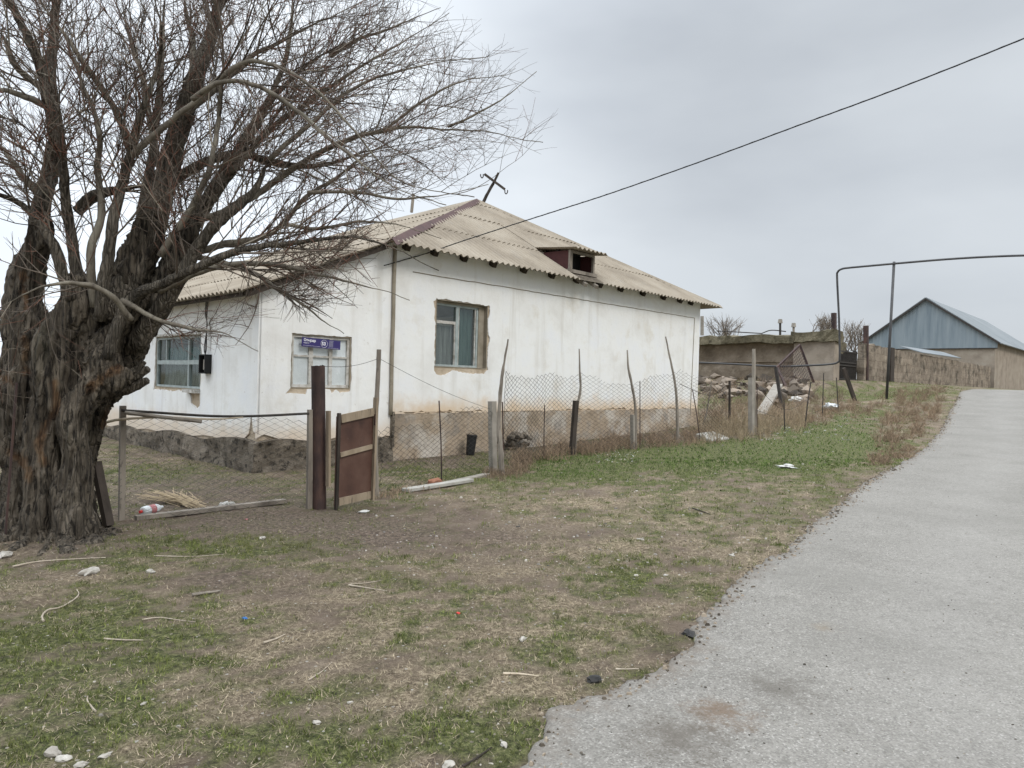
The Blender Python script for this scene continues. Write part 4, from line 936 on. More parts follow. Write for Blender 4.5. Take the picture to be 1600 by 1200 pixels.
for (u, v0, v1, Yd) in ((1303, 600, 489, 41.5), (1353, 598, 509, 36.7)):
    mb = MB(); mb.bar(P(u, v0, Yd), P(u, v1, Yd), .30 if u == 1303 else .20, .22); o = mb.build('timber_post', M['rust']); tag(o, 'dark post rising from behind the end of the mud building' if u == 1303 else 'dark post between the metal grille and the block wall', 'post')
# loose roof sheet on the wall
mb = MB(); ps = [P(1425, 546, 46), P(1490, 548, 52), P(1532, 561, 52), P(1500, 556, 47)]
rr_ = MB(); rr_.add([HP(49.5, 11.9, 4.12), HP(60, 11.9, 4.22), HP(61.5, 13.4, 4.75), HP(50, 13.4, 4.6)], [(0, 1, 2, 3)]); o = rr_.build('roof_sheet', M['barnroof']); md = o.modifiers.new('thickness', 'SOLIDIFY'); md.thickness = .05
tag(o, 'loose pale roofing sheet resting on top of the block wall before the barn', 'roofing sheet')
# metal grille
gr_ = thing('metal_grille', 'dark barred metal grille closing the gap beside the mud building', 'grille', HP(36.8, 12.4, 2.0))
mb = MB(); pg0, pg1 = 36.0, 38.7; dz0, dz1 = 2.05, 3.6
for k in range(26): p = pg0+(pg1-pg0)*k/25; mb.bar(HP(p, 12.4, dz0), HP(p+.05, 12.4, dz1+.3*mnoise.noise((p, 0, 0))), .03, .03)
mb.build('bar', M['steel'], gr_)['kind'] = 'stuff'
mb = MB()
for z in (2.15, 2.85, 3.0, 3.55): mb.bar(HP(pg0, 12.37, z), HP(pg1, 12.37, z), .05, .06)
mb.build('frame', M['steel'], gr_)
rough_box(pg0, pg1, 12.9, 13.3, 1.9, 4.1, 'backing', M['thatch'], gr_, .08, .3, 9)

barn = thing('barn', 'large barn with a blue-grey sheet gable and pale roof at the top of the road', 'barn', HP(78, 16, 2.0))
Rb = P(1556, 533, 60.0); pR = float(Rb@AX); qR = float(Rb@BX); zR = float(Rb[2]); Wb = 10.8
ap = hit(1451, 467, AX*pR, AX); zA_ = float(ap[2]); qA = qR+Wb/2; Lb = 26
mb = MB(); mb.box(HP(pR+Lb/2, qR+Wb/2, (zR-.6)/2+.6), (Lb/2, Wb/2-.02, (zR-.6)/2-.0+.0), (AX, BX, (0, 0, 1))); mb.build('wall', M['adobe_lit'], barn)
zb_ = zR-.9+.32
n = 70; V = []
for i in range(n+1):
    q = qR-.15+(Wb+.3)*i/n; hgt_ = zA_-(zA_-zR)*abs(q-qA)/(Wb/2); o = .05+.02*(i % 2)
    V += [HP(pR-o-.05, q, zb_-.0), HP(pR-o-.05, q, hgt_)]
fs = [(2*i, 2*i+2, 2*i+3, 2*i+1) for i in range(n)]
o = mesh_obj('gable_sheeting', V, fs, M['barnblue'], barn); md = o.modifiers.new('t', 'SOLIDIFY'); md.thickness = .02
for sg in (-1, 1):
    mb = MB(); ov = .45; k = (zA_-zR)/(Wb/2); a_ = HP(pR-.35, qA, zA_+.06); b_ = HP(pR+Lb, qA, zA_+.06); c_ = HP(pR+Lb, qA+sg*(Wb/2+ov), zR-k*ov+.06); d_ = HP(pR-.35, qA+sg*(Wb/2+ov), zR-k*ov+.06)
    mb.add([a_, b_, c_, d_], [(0, 1, 2, 3) if sg < 0 else (3, 2, 1, 0)]); o = mb.build('roof', M['barnroof'], barn); md = o.modifiers.new('t', 'SOLIDIFY'); md.thickness = .08
mb = MB()
for sg in (-1, 1): mb.bar(HP(pR-.38, qA, zA_-.05), HP(pR-.38, qA+sg*(Wb/2+.3), zR-.2), .06, .16)
mb.bar(HP(pR-.1, qR-.15, zb_-.04), HP(pR-.1, qR+Wb+.15, zb_-.04), .08, .08)
mb.build('barge_board', M['steel'], barn)

# gas pipe --------------------------------------------------------------
gr0 = G(1385, 623); top0 = P(1397, 409, gr0[1])
gp_ = thing('gas_pipe', 'thin dark gas pipe arching high over the road from beside the mud building', 'pipe', gr0)
yy = 31.0
pp_ = [P(1080, 566, 33.2), P(1150, 569, 32.8), P(1213, 572.5, 32.2), P(1265, 571, 31.7), P(1297, 569, 31.3), P(1309, 566, 31.1), P(1312, 557, 31.0), P(1311, 500, 31.0), P(1308, 436, 31.0), P(1309, 425, 30.95), P(1316, 420, 30.8), P(1330, 418, 30.7)]
fin = P(1396, 412, gr0[1]-.03); pp2 = [fin, P(1480, 405, 28.8), P(1560, 400.5, 27.8), P(1640, 398.5, 27.0), P(1760, 398, 26)]
mb = MB(); mb.tube(np.vstack([cat_rom(pp_, 5), cat_rom(pp2, 5)]), .045, 8, cap=True); mb.build('pipe_run', M['pipe'], gp_, smooth=True)
mb = MB(); mb.tube([gr0-np.array([0, 0, .3]), top0], .055, 8); mb.build('support_post', M['pipe'], gp_, smooth=True)
gx_ = G(1222, 640); mb = MB(); mb.bar(gx_, P(1212, 574, gx_[1]+.2), .10, .10); mb.build('support_post', M['steel'], gp_)

# leaning wire frame in the rubble
fr_ = thing('bed_frame', 'tilted rusty wire-mesh bed frame leaning against the mud building', 'bed frame', G(1272, 600))
c1, c2, c3, c4 = P(1250, 539, 32.8), P(1272, 598, 32.4), P(1244, 640, 29.8), P(1214, 574, 31.8)
mb = MB()
for a_, b_ in ((c1, c2), (c4, c3), (c1, c4), (c2, c3)): mb.bar(a_, b_, .09, .09)
mb.build('frame', M['rust'], fr_)
mb = MB()
for k in range(1, 15):
    t_ = k/15; mb.tube([c1+(c2-c1)*t_, c4+(c3-c4)*t_], .012, 3); mb.tube([c1+(c4-c1)*t_, c2+(c3-c2)*t_], .010, 3)
mb.build('wire_mesh', M['rust'], fr_)

# overhead cable
ca = P(666, 396, 13.6); cb_ = P(1600, 60, 9.0); mids = []
ks = [(600, 415, 12.7), (666, 396, 13.4), (720, 377.5, 13.2), (800, 351.5, 12.8), (880, 326, 12.4), (960, 300, 12.0), (1100, 250.5, 11.3), (1250, 195, 10.6), (1400, 139.5, 9.9), (1600, 60, 9.0), (1800, -25, 8.2)]
mb = MB(); c_ = cat_rom([P(*k) for k in ks], 10); mb.tube(c_, .0095, 6); mb.tube([p+np.array([0, .0, .006*math.cos(i*.9)])+np.array([.0, .006*math.sin(i*.9), 0]) for i, p in enumerate(cat_rom([P(*k) for k in ks], 30))], .007, 5)
o = mb.build('overhead_cable', M['black'], smooth=True); tag(o, 'black twisted overhead cable sloping down to the eave of the white house', 'cable')

# ------------------------------------------------------------------ the old willow
TY = 6.9
tree = thing('old_willow', 'gnarled bare old willow with a split hollow trunk and dense leafless crown', 'tree', G(80, 838))
cols_ = [
 ([(84, 850, 72), (86, 820, 58), (88, 770, 46), (92, 710, 40), (100, 650, 40), (116, 590, 46), (142, 530, 40), (176, 475, 28), (206, 425, 22), (228, 375, 18), (242, 330, 14)], 0.0),
 ([(30, 850, 52), (34, 815, 42), (42, 760, 33), (44, 715, 30), (46, 665, 36), (56, 610, 40), (50, 550, 32), (40, 490, 23), (42, 430, 17), (58, 380, 15), (66, 335, 10)], -.05),
 ([(126, 845, 22), (122, 800, 18), (120, 740, 17), (124, 680, 20), (142, 620, 26), (178, 560, 28), (216, 505, 21), (256, 440, 15), (292, 380, 13), (316, 330, 9)], .12),
 ([(62, 840, 30), (66, 780, 24), (62, 720, 22), (76, 660, 22), (86, 600, 24), (88, 540, 24), (110, 480, 20), (122, 430, 13)], -.32),
 ([(110, 600, 30), (132, 540, 24), (148, 490, 15), (158, 445, 8)], -.15), ([(150, 560, 22), (188, 512, 15), (222, 468, 9), (250, 442, 6)], -.18),
 ([(118, 848, 26), (112, 790, 22), (118, 720, 18), (120, 650, 18), (150, 590, 22)], -.34),
 ([(20, 640, 30), (-15, 600, 30), (-50, 560, 26)], .1), ([(35, 720, 24), (5, 690, 26), (-30, 650, 22)], -.1),
 ([(148, 560, 30), (175, 590, 22), (205, 585, 11)], -.25),
]
mb = MB()
for pts, dy in cols_:
    p3 = np.array([list(P(u, v, TY+dy))+[r/F*TY] for u, v, r in pts]); c = cat_rom(p3, 6); mb.tube(c[:, :3], c[:, 3], 14, rough=.06, seed=len(pts))
mb.box(G(80, 838)+np.array([0, 0.0, -.15]), (.5, .35, .12))
for (u, v, rt) in ((22, 858, .05), (62, 866, .05), (104, 862, .045), (150, 846, .055), (178, 834, .045), (-10, 850, .05)):
    e_ = G(u, v); b_ = P(88+(u-88)*.35, 800, TY-.12); m_ = (b_+e_)/2+np.array([0, 0, -.10]); c = cat_rom([b_, m_, e_+np.array([0, 0, -.01])], 6); mb.tube(c+np.array([0, 0, -.035]), np.linspace(.12, rt*.6, len(c)), 10)
tr0 = mb.build('trunk_raw', None)
md = tr0.modifiers.new('r', 'REMESH'); md.mode = 'VOXEL'; md.voxel_size = .022
ms = tr0.modifiers.new('s', 'SMOOTH'); ms.factor = .5; ms.iterations = 3
bpy.context.view_layer.update(); dg = bpy.context.evaluated_depsgraph_get(); ev = tr0.evaluated_get(dg); me = ev.to_mesh()
nv = len(me.vertices); V = np.zeros(nv*3); me.vertices.foreach_get('co', V); V = V.reshape(-1, 3)+np.array(tr0.location); NN = np.zeros(nv*3); me.vertices.foreach_get('normal', NN); NN = NN.reshape(-1, 3)
fs = [tuple(p.vertices) for p in me.polygons]; ev.to_mesh_clear(); bpy.data.objects.remove(tr0)
scars = [([(84, 600), (88, 640), (72, 665), (60, 690), (66, 720)], 9), ([(140, 608), (160, 590), (185, 575)], 11), ([(15, 705), (35, 725), (48, 745)], 10), ([(36, 530), (40, 580)], 8), ([(0, 590), (20, 600)], 7), ([(160, 660), (172, 640)], 9), ([(35, 430), (40, 480)], 6)]
colv = np.ones((nv, 3))
tv = V[:, 2]
for i in range(nv):
    x, y, z = V[i]; n = NN[i]
    a = math.atan2(y-TY, x+4.45)
    f1 = mnoise.noise((a*7+.6*math.sin(z*2.1), z*1.1, .3)); f2 = mnoise.noise((x*26, y*26, z*3.2)); f3 = mnoise.noise((x*5, y*5, z*2.5))
    f4 = mnoise.noise((a*3+z*.8, z*.55, 2.3)); V[i] = V[i]+n*(.05*(.5-abs(f1)*2)+.020*(1-abs(f2)*3.2)+.05*f3+.07*f4)
rel = V-EYE; fw = rel@f0; uu = 800+F*(rel@RIGHT)/fw; vv = 600-F*(rel@UP)/fw
scar = np.zeros(nv)
for pts, r_ in scars:
    c = cat_rom([(u, v, 0) for u, v in pts], 8)[:, :2]
    d = np.min(np.hypot(uu[:, None]-c[None, :, 0], vv[:, None]-c[None, :, 1]), axis=1); scar = np.maximum(scar, (1-ss(d+9*(fbm(uu, vv, .09, 3, 4)-.5)*1.6, r_*.35, r_*1.0))*(NN[:, 1] < .1))
colv[:, 0] = scar
def bark_scar(N, L, c, noise, ramp, mix, g, b):
    at = N.new('ShaderNodeAttribute'); at.attribute_name = 'Col'; sp = N.new('ShaderNodeSeparateColor'); L.new(at.outputs['Color'], sp.inputs[0])
    wood = ramp(noise(9, 6, .6), [(.35, (.06, .035, .022)), (.5, (.17, .10, .055)), (.65, (.30, .205, .12))])
    return mix(sp.outputs[0], c, wood)
M['trunk'] = mat('willow_trunk', [(.085, .070, .053), (.165, .138, .105), (.28, .238, .185)], 4, .97, 1.0, 9, stretch=(2.2, 2.2, .45), fine=[((.018, .015, .012), 11, .52, .60, .9), ((.16, .15, .125), 9, .60, .72, .5), ((.085, .095, .055), 1.2, .58, .72, .4)], bdist=.06, extra=bark_scar, plates=(15, 15, 1.7))
mesh_obj('trunk', V, fs, M['trunk'], tree, smooth=True, col=colv)
# main limbs: (u, v, radius px) and depth at both ends
LIMBS = [
 ([(178, 500, 44), (205, 440, 38), (228, 380, 31), (242, 330, 30), (262, 268, 24), (285, 190, 20), (305, 120, 17), (328, 55, 13), (337, 8, 10)], 6.95, 7.1),
 ([(225, 520, 26), (255, 450, 24), (285, 380, 19), (320, 320, 17), (362, 262, 16), (395, 200, 14), (430, 150, 12), (478, 105, 10), (516, 80, 9)], 7.0, 7.6),
 ([(210, 540, 24), (270, 455, 17), (320, 372, 13), (360, 330, 12), (395, 300, 11), (412, 265, 10), (420, 248, 9)], 6.8, 6.9),
 ([(40, 470, 24), (55, 400, 20), (68, 330, 18), (85, 260, 16), (88, 200, 15), (80, 120, 12), (88, 60, 9), (90, -20, 8)], 6.9, 6.9),
 ([(85, 210, 12), (75, 150, 11), (58, 85, 10), (30, 30, 8), (0, -20, 7)], 6.9, 6.6),
 ([(130, 520, 16), (122, 440, 13), (112, 360, 11), (103, 280, 10), (98, 200, 9), (92, 120, 7), (88, 40, 6)], 6.6, 6.4),
 ([(155, 500, 14), (168, 420, 13), (182, 340, 11), (202, 255, 10), (225, 165, 8), (248, 100, 7), (250, 40, 6), (238, -20, 5)], 6.5, 6.3),
 ([(205, 245, 8), (250, 200, 7), (300, 155, 6), (345, 118, 6), (385, 95, 5), (440, 105, 4), (500, 145, 4), (555, 205, 3.5), (620, 275, 3), (690, 298, 2.2), (745, 306, 1.2)], 6.3, 5.6),
 ([(300, 155, 6), (345, 127, 5), (400, 133, 5), (460, 165, 5), (515, 210, 4.2), (570, 255, 4), (620, 292, 3), (700, 318, 2)], 6.2, 5.5),
 ([(165, 560, 13), (200, 470, 12), (250, 440, 10), (300, 418, 9), (350, 398, 8), (400, 384, 7), (450, 376, 6.5), (520, 368, 5.5), (575, 372, 5), (620, 388, 4), (680, 420, 2)], 6.6, 6.2),
 ([(262, 440, 10), (300, 400, 9), (345, 382, 8), (400, 372, 7), (440, 350, 6), (480, 305, 5.5), (520, 280, 5), (560, 250, 4), (620, 215, 3), (700, 170, 2)], 7.0, 7.4),
 ([(300, 345, 9), (350, 330, 8), (420, 290, 7.5), (470, 255, 7), (530, 222, 6), (590, 205, 5), (645, 196, 4), (700, 199, 3.5), (765, 202, 3), (810, 214, 2), (850, 222, 1.4)], 7.1, 7.6),
 ([(240, 310, 12), (280, 275, 11), (330, 250, 10), (380, 240, 9), (440, 256, 8), (500, 258, 6), (560, 240, 4), (620, 228, 3), (690, 215, 2)], 7.2, 7.8),
 ([(120, 330, 12), (150, 305, 12), (190, 295, 11), (230, 290, 10)], 7.1, 7.2),
 ([(110, 470, 13), (90, 400, 11), (60, 350, 9), (25, 320, 8), (-20, 300, 7), (-80, 280, 5)], 6.6, 6.2),
 ([(60, 300, 9), (30, 270, 8), (10, 240, 7), (-30, 200, 6)], 6.9, 6.9),
 ([(80, 150, 8), (50, 125, 7), (20, 95, 7), (5, 60, 6), (-10, 40, 5)], 6.8, 6.7),
 ([(80, 170, 8), (40, 150, 7), (0, 140, 6), (-60, 150, 4)], 6.8, 6.6),
 ([(150, 480, 11), (140, 400, 9), (155, 330, 8), (148, 260, 7), (150, 200, 6), (120, 120, 5), (100, 60, 4), (60, 0, 3)], 6.5, 6.2),
 ([(205, 240, 9), (190, 200, 8), (165, 150, 7), (130, 100, 7), (100, 55, 6), (70, 10, 5)], 6.5, 6.4),
 ([(220, 330, 10), (235, 250, 9), (245, 180, 8), (250, 100, 7), (255, 30, 6), (258, -20, 5)], 7.1, 7.2),
 ([(250, 260, 8), (238, 190, 7), (225, 120, 6), (205, 60, 6), (190, 0, 5)], 7.1, 7.3),
 ([(300, 140, 9), (300, 80, 8), (292, 30, 7), (286, -20, 6)], 7.1, 7.2),
 ([(250, 400, 8), (300, 330, 7), (330, 270, 6), (345, 200, 5), (350, 130, 5), (380, 60, 4), (420, 0, 3)], 6.7, 6.6),
 ([(395, 205, 8), (430, 130, 6), (450, 70, 5), (455, 0, 4), (460, -40, 3)], 7.3, 7.5),
 ([(360, 270, 8), (420, 205, 6), (480, 165, 5), (560, 110, 4), (640, 60, 3), (700, 20, 2)], 7.3, 7.6),
 ([(290, 180, 7), (340, 140, 6), (400, 90, 5), (460, 60, 4), (520, 30, 3), (600, -10, 2)], 7.0, 6.9),
 ([(516, 85, 8), (560, 60, 4), (620, 40, 3), (690, 10, 2)], 7.6, 7.8),
 ([(190, 470, 7), (240, 500, 5), (300, 516, 4), (350, 522, 2.4), (400, 548, 1.4)], 6.5, 6.3),
 ([(250, 455, 8), (330, 420, 7), (410, 415, 6), (470, 425, 5), (530, 440, 4), (590, 455, 2.5), (640, 470, 1.5)], 6.7, 6.7),
 ([(300, 400, 7), (380, 420, 6), (430, 450, 5), (470, 470, 4), (510, 500, 3), (540, 520, 1.5)], 6.9, 6.9),
 ([(205, 500, 8), (170, 460, 6), (120, 440, 5), (60, 450, 4), (0, 480, 3)], 6.4, 5.9),
 ([(337, 8, 8), (345, -60, 7), (350, -140, 5)], 7.1, 7.2), ([(90, -10, 7), (100, -90, 6), (110, -170, 4)], 6.9, 7.0), ([(286, -10, 5), (300, -90, 5), (330, -170, 3)], 7.2, 7.3),
 ([(420, 250, 6), (480, 200, 5), (540, 150, 4), (600, 120, 3.4), (680, 100, 2.6), (760, 90, 1.8)], 6.9, 7.3),
 ([(700, 199, 3), (740, 180, 2.5), (790, 150, 2), (840, 110, 1.2)], 7.6, 7.7),
 ([(600, 205, 3.5), (660, 160, 3), (720, 130, 2.4), (790, 118, 1.6)], 7.5, 7.8),
 ([(440, 350, 4.5), (500, 355, 4), (560, 345, 3), (620, 350, 2.2), (690, 372, 1.4)], 6.9, 6.9),
 ([(480, 300, 4.5), (550, 300, 3.5), (620, 310, 2.8), (690, 305, 2), (760, 290, 1.3)], 7.1, 7.4),
]
TW_V = []; TW_F = []; twmb = MB(); limb3 = []
for (pts, d0, d1) in LIMBS:
    n = len(pts); p3 = np.array([list(P(u, v, d0+(d1-d0)*k/(n-1)+.10*math.sin(k*1.9+u*.1)))+[r*(.72 if pts[0][2] > 18 else .70)*(1 if pts[-1][1] < 12 and pts[-1][2] > 6 else min(1, .12+1.1*(n-1-k)/(n-1)*1.6))/F*d0] for k, (u, v, r) in enumerate(pts)])
    c = cat_rom(p3, 7); rr = np.random.default_rng(int(pts[0][0])); m_ = len(c)
    thick = c[0, 3] > .05
    if m_ > 6:
        wob = np.cumsum((rr.random((m_, 3))-.5)*.012, axis=0); wob -= np.linspace(0, 1, m_)[:, None]*wob[-1]*.6; c[:, :3] += wob
    mb = MB(); mb.tube(c[:, :3], np.maximum(c[:, 3], .004), 12 if thick else 7, rough=.13 if thick else .07, seed=m_)
    mb.build('branch', M['bark'] if thick else M['limb'], tree, smooth=True)
    limb3.append(c)
# stubs of sawn branches
for (pts) in ([(190, 600, 9), (212, 588, 8), (232, 576, 5)], [(185, 612, 9), (210, 604, 8), (231, 594, 5)], [(195, 585, 8), (215, 578, 7), (225, 565, 4)]):
    c = cat_rom(np.array([list(P(u, v, 6.85))+[r/F*6.9] for u, v, r in pts]), 4); mb = MB(); mb.tube(c[:, :3], c[:, 3], 8, rough=.2, seed=3); mb.build('stub', M['bark'], tree)

# twigs grown from the limbs
tr_ = np.random.default_rng(42)
SIDES = 3
acc_v = []; acc_f = []; acc_c = []; cnt = [0]
def emit(pts, r0, r1, colr, sides=3):
    n = len(pts); t = np.empty_like(pts); t[1:-1] = pts[2:]-pts[:-2]; t[0] = pts[1]-pts[0]; t[-1] = pts[-1]-pts[-2]
    t /= np.sqrt((t*t).sum(1))[:, None]+1e-9
    ref = np.array([.3, .9, .1]) if abs(t[0, 2]) > .7 else np.array([.1, .05, 1.]); x = np.cross(t, ref); x /= np.sqrt((x*x).sum(1))[:, None]+1e-9; y = np.cross(t, x)
    rad = np.linspace(r0, r1, n)
    ring = [pts+(x*math.cos(a)+y*math.sin(a))*rad[:, None] for a in [2*math.pi*k/sides for k in range(sides)]]
    V = np.stack(ring, 1).reshape(-1, 3); i = np.arange(n-1)[:, None]*sides; k = np.arange(sides)[None, :]; k2 = (k+1) % sides
    f = np.stack([i+k, i+k2, i+sides+k2, i+sides+k], -1).reshape(-1, 4)+cnt[0]
    acc_v.append(V); acc_f.append(f); acc_c.append(np.tile(colr, (len(V), 1))); cnt[0] += len(V)
CEN = np.array([-4.6, 7.0, 3.6])
def uv_of(p):
    rel = p-EYE; fwd = rel@f0
    if fwd < 1: return None
    return 800+F*(rel@RIGHT)/fwd, 600-F*(rel@UP)/fwd
def limit(v): return float(np.interp(v, [-100, 0, 60, 110, 200, 230, 260, 290, 330, 380, 430, 470, 500, 540], [600, 680, 770, 830, 865, 855, 790, 730, 670, 650, 630, 590, 500, 380]))
def inview(p, slack=0.0):
    q = uv_of(p)
    if q is None: return False
    u, v = q
    if v > 560 and u > 190: return False
    if v > 505 and u > 400: return False
    return u < limit(v)+slack
def grow(p, d, Ln, r, lev):
    n = max(4, min(12, int(Ln/.09))); st = Ln/n; pts = [p]; dd = d.copy(); curl = (tr_.random(3)-.5)*.40; curl[2] *= .6
    sag = (.16 if lev <= 1 else .05)*tr_.random()
    for i in range(n):
        dd = dd+curl*st*3+(tr_.random(3)-.5)*.17; dd[2] += (.10 if i < n*.4 else -sag)*st*2.5; dd /= math.sqrt(dd@dd); pts.append(pts[-1]+dd*st)
    pts = np.array(pts)
    e = pts[-1]; sl = -110+150*tr_.random()
    if not inview(e, sl) or e[1] < 4.3:
        k = 1
        while k < n and inview(pts[k], sl) and pts[k][1] > 4.3: k += 1
        if k < 3: return
        pts = pts[:k]; n = k-1
    tone = tr_.random(); base = np.array([.135, .110, .088])*(.4+1.1*tone)
    if lev >= 2 and tr_.random() < .30: base = base*np.array([1.3, .82, .72])
    if tr_.random() < .05: base = np.array([.34, .30, .24])
    emit(pts, r, max(.0010, r*.28), base, 4 if lev <= 1 else 3)
    if lev >= 3: return
    q_ = uv_of(pts[len(pts)//2]); thin = 1.0 if q_ is None else float(np.interp(q_[0]/max(100, limit(q_[1])), [.45, .75, 1.0], [1, .95, .75]))
    m = int({0: 10, 1: 7.5, 2: 3.8}[lev]*thin*min(1.5, Ln/{0: 1.3, 1: .75, 2: .4}[lev])*(.6+.8*tr_.random())+.3)
    for k in range(m):
        fr = .12+.86*(k+tr_.random())/m; i = min(n-1, int(fr*n)); q = pts[i]; t = pts[i+1]-pts[i]; t /= math.sqrt(t@t)
        s = tr_.normal(size=3); s -= t*(s@t); s /= math.sqrt(s@s)+1e-6
        an = R(18+50*tr_.random()); nd = t*math.cos(an)+s*math.sin(an); nd[2] += .14; nd /= math.sqrt(nd@nd)
        grow(q, nd, Ln*(.36+.34*tr_.random())*(1-.35*fr), max(.0014, r*.55), lev+1)
for c in limb3:
    Lt = float(np.sum(np.linalg.norm(np.diff(c[:, :3], axis=0), axis=1))); m = int(Lt*4.6+1); n = len(c)
    for k in range(m):
        fr = .22+.77*(k+tr_.random())/m; i = min(n-2, int(fr*(n-1))); q = c[i, :3]; t = c[i+1, :3]-c[i, :3]; t /= np.linalg.norm(t)
        s = tr_.normal(size=3); s -= t*(s@t); s /= np.linalg.norm(s)
        outw = q-CEN; outw /= np.linalg.norm(outw)
        an = R(22+40*tr_.random()); nd = t*math.cos(an)+s*math.sin(an)+outw*.22+np.array([0, 0, .16]); nd /= np.linalg.norm(nd)
        rr_ = min(.011, max(.0035, c[i, 3]*.4))
        grow(q, nd, (.55+1.1*tr_.random())*(1.1-.45*fr), rr_, 1 if c[i, 3] < .02 else (0 if tr_.random() < .30 else 1))
for c in limb3:      # ends fan out
    t = c[-1, :3]-c[-3, :3]; t /= np.linalg.norm(t)
    for k in range(4):
        nd = t+tr_.normal(size=3)*.28; nd /= np.linalg.norm(nd); grow(c[-1, :3], nd, .5+.6*tr_.random(), max(.003, c[-1, 3]*.6), 1)
tw = mesh_obj('twigs', np.concatenate(acc_v), np.concatenate(acc_f), M['twig'], tree, col=np.concatenate(acc_c)); tw['kind'] = 'stuff'
print('twig verts', cnt[0])
# withered leaves that still hang on
mb = MB(); allv = np.concatenate(acc_v)
for k in range(420):
    p = allv[tr_.integers(0, len(allv))]; a = tr_.normal(size=3); a /= np.linalg.norm(a); b = np.cross(a, tr_.normal(size=3)); b /= np.linalg.norm(b); s = .006+.010*tr_.random()
    mb.add([p, p+a*s+b*s*.5, p+a*s*2.2, p+a*s-b*s*.5], [(0, 1, 2, 3)])
o = mb.build('withered_leaves', M['darkwood'], tree); o['kind'] = 'stuff'

# ------------------------------------------------------------------ far shrubs
def shrub(u0_, u1_, v0, v1, Yd, seed, lab):
    global acc_v, acc_f, acc_c
    rr = np.random.default_rng(seed); acc_v, acc_f, acc_c = [], [], []; cnt[0] = 0
    b = P((u0_+u1_)/2, v0+14, Yd)
    for k in range(26):
        u = u0_+(u1_-u0_)*rr.random(); v = v1+(v0-v1)*rr.random()*.5; e = P(u, v, Yd+rr.normal()*.5); s = b+(e-b)*.05+np.array([rr.normal()*.4, rr.normal()*.4, 0])
        c = cat_rom([s, (s+e)/2+rr.normal(size=3)*.12, e], 4); emit(c, .03, .012, np.array([.16, .13, .10]))
        for j in range(9):
            i = rr.integers(2, len(c)-1); dd = (c[i]-c[i-1]); dd /= np.linalg.norm(dd); dd = dd+rr.normal(size=3)*.5; dd /= np.linalg.norm(dd)
            emit(np.array([c[i], c[i]+dd*.25, c[i]+dd*.5+np.array([0, 0, .08])]), .011, .007, np.array([.22, .18, .14]))
    o = mesh_obj('bare_shrub', np.concatenate(acc_v), np.concatenate(acc_f), M['twig'], col=np.concatenate(acc_c)); tag(o, lab, 'shrub', 'leafless shrubs behind the earth walls'); return o
shrub(1103, 1168, 524, 494, 44, 1, 'pale leafless shrub behind the mud building, next to the house corner')
shrub(1278, 1302, 520, 495, 42, 2, 'leafless shrub rising over the earth roof just left of the tall dark post')
shrub(1318, 1352, 536, 500, 46, 3, 'leafless shrub between the gas pipe riser and the dark post')
mb = MB(); mb.bar(P(1097, 524, 45), P(1097, 494, 45), .16, .16); o = mb.build('utility_pole', M['concrete']); tag(o, 'short pale pole just beyond the far corner of the white house', 'pole')

# ------------------------------------------------------------------ rubble, litter, stones and sticks
def lump(c, r, seed, flat=.6, n=2, amp=.35):
    bm = bmesh.new(); bmesh.ops.create_icosphere(bm, subdivisions=n, radius=1); sd = Vector((seed*3.1, seed*1.7, 0)); V = []
    for v in bm.verts: k = 1+amp*mnoise.noise(v.co*1.6+sd)*1.5; V.append(np.array([v.co.x*k*r[0], v.co.y*k*r[1], v.co.z*k*r[2]]))
    fs = [tuple(v.index for v in f.verts) for f in bm.faces]; bm.free(); a = seed*1.3; ca_, sa_ = math.cos(a), math.sin(a)
    V = np.array(V); V = np.column_stack([V[:, 0]*ca_-V[:, 1]*sa_, V[:, 0]*sa_+V[:, 1]*ca_, V[:, 2]])
    return V+np.asarray(c), fs
def onto(u, v, lift=0): p = G(u, v); p[2] = float(ground_z(p[0], p[1]))+lift; return p
rr = np.random.default_rng(12); mb = MB()
for k in range(300):
    u = rr.uniform(1090, 1262); v = 590+36*rr.random()**1.5+(u-1180)*.06+6*math.sin(u*.09); p = onto(u, v); s = .06+.34*rr.random()**2.2
    V, fs = lump(p+np.array([0, 0, s*.3]), (s, s*rr.uniform(.3, .9), s*rr.uniform(.2, .8)), k, n=1, amp=.8); mb.add(V, fs, np.array([.19, .155, .122])*rr.uniform(.2, 1.7))
o = mb.build('rubble', M['dry'], smooth=False); tag(o, 'heap of broken mud blocks and stones before the mud building', 'rubble', kind='stuff')
mb = MB(); mb.bar(onto(1188, 652, .05), P(1216, 602, 29), .35, .12); o = mb.build('leaning_slab', M['concrete']); tag(o, 'grey slab tilted up against the rubble behind the pale post', 'slab')
for (u, v, w_, lab, m_) in ((1243, 628, .28, 'white crumpled bag in the hollow under the wire bed frame', 'white'), (1298, 640, .34, 'pale plastic sack lying in the dry weeds between two thin stakes', 'whitesheet')):
    V, fs = lump(onto(u, v, w_*.3), (w_, w_*.7, w_*.4), u*.01, n=3, amp=.5); o = mesh_obj('plastic_sack', V, fs, M[m_], smooth=False); tag(o, lab, 'sack', 'plastic sacks dumped beyond the fence')
# bricked stub left beside the plinth
mb = MB(); bp_ = H(side_t(790, 690)[0], -.25, 0); bp_[2] = float(ground_z(bp_[0], bp_[1]))
for k in range(20):
    o_ = bp_+AX*rr.uniform(-.45, .55)+BX*rr.uniform(-.02, .16)+np.array([0, 0, rr.uniform(.0, .34)]); s = rr.uniform(.06, .11); V, fs = lump(o_, (s*1.3, s, s*.7), k+40, n=1, amp=.4); mb.add(V, fs)
o = mb.build('brick_heap', M['plinth_mud']); tag(o, 'dark heap of earth bricks against the house plinth behind the concrete post', 'brick heap')
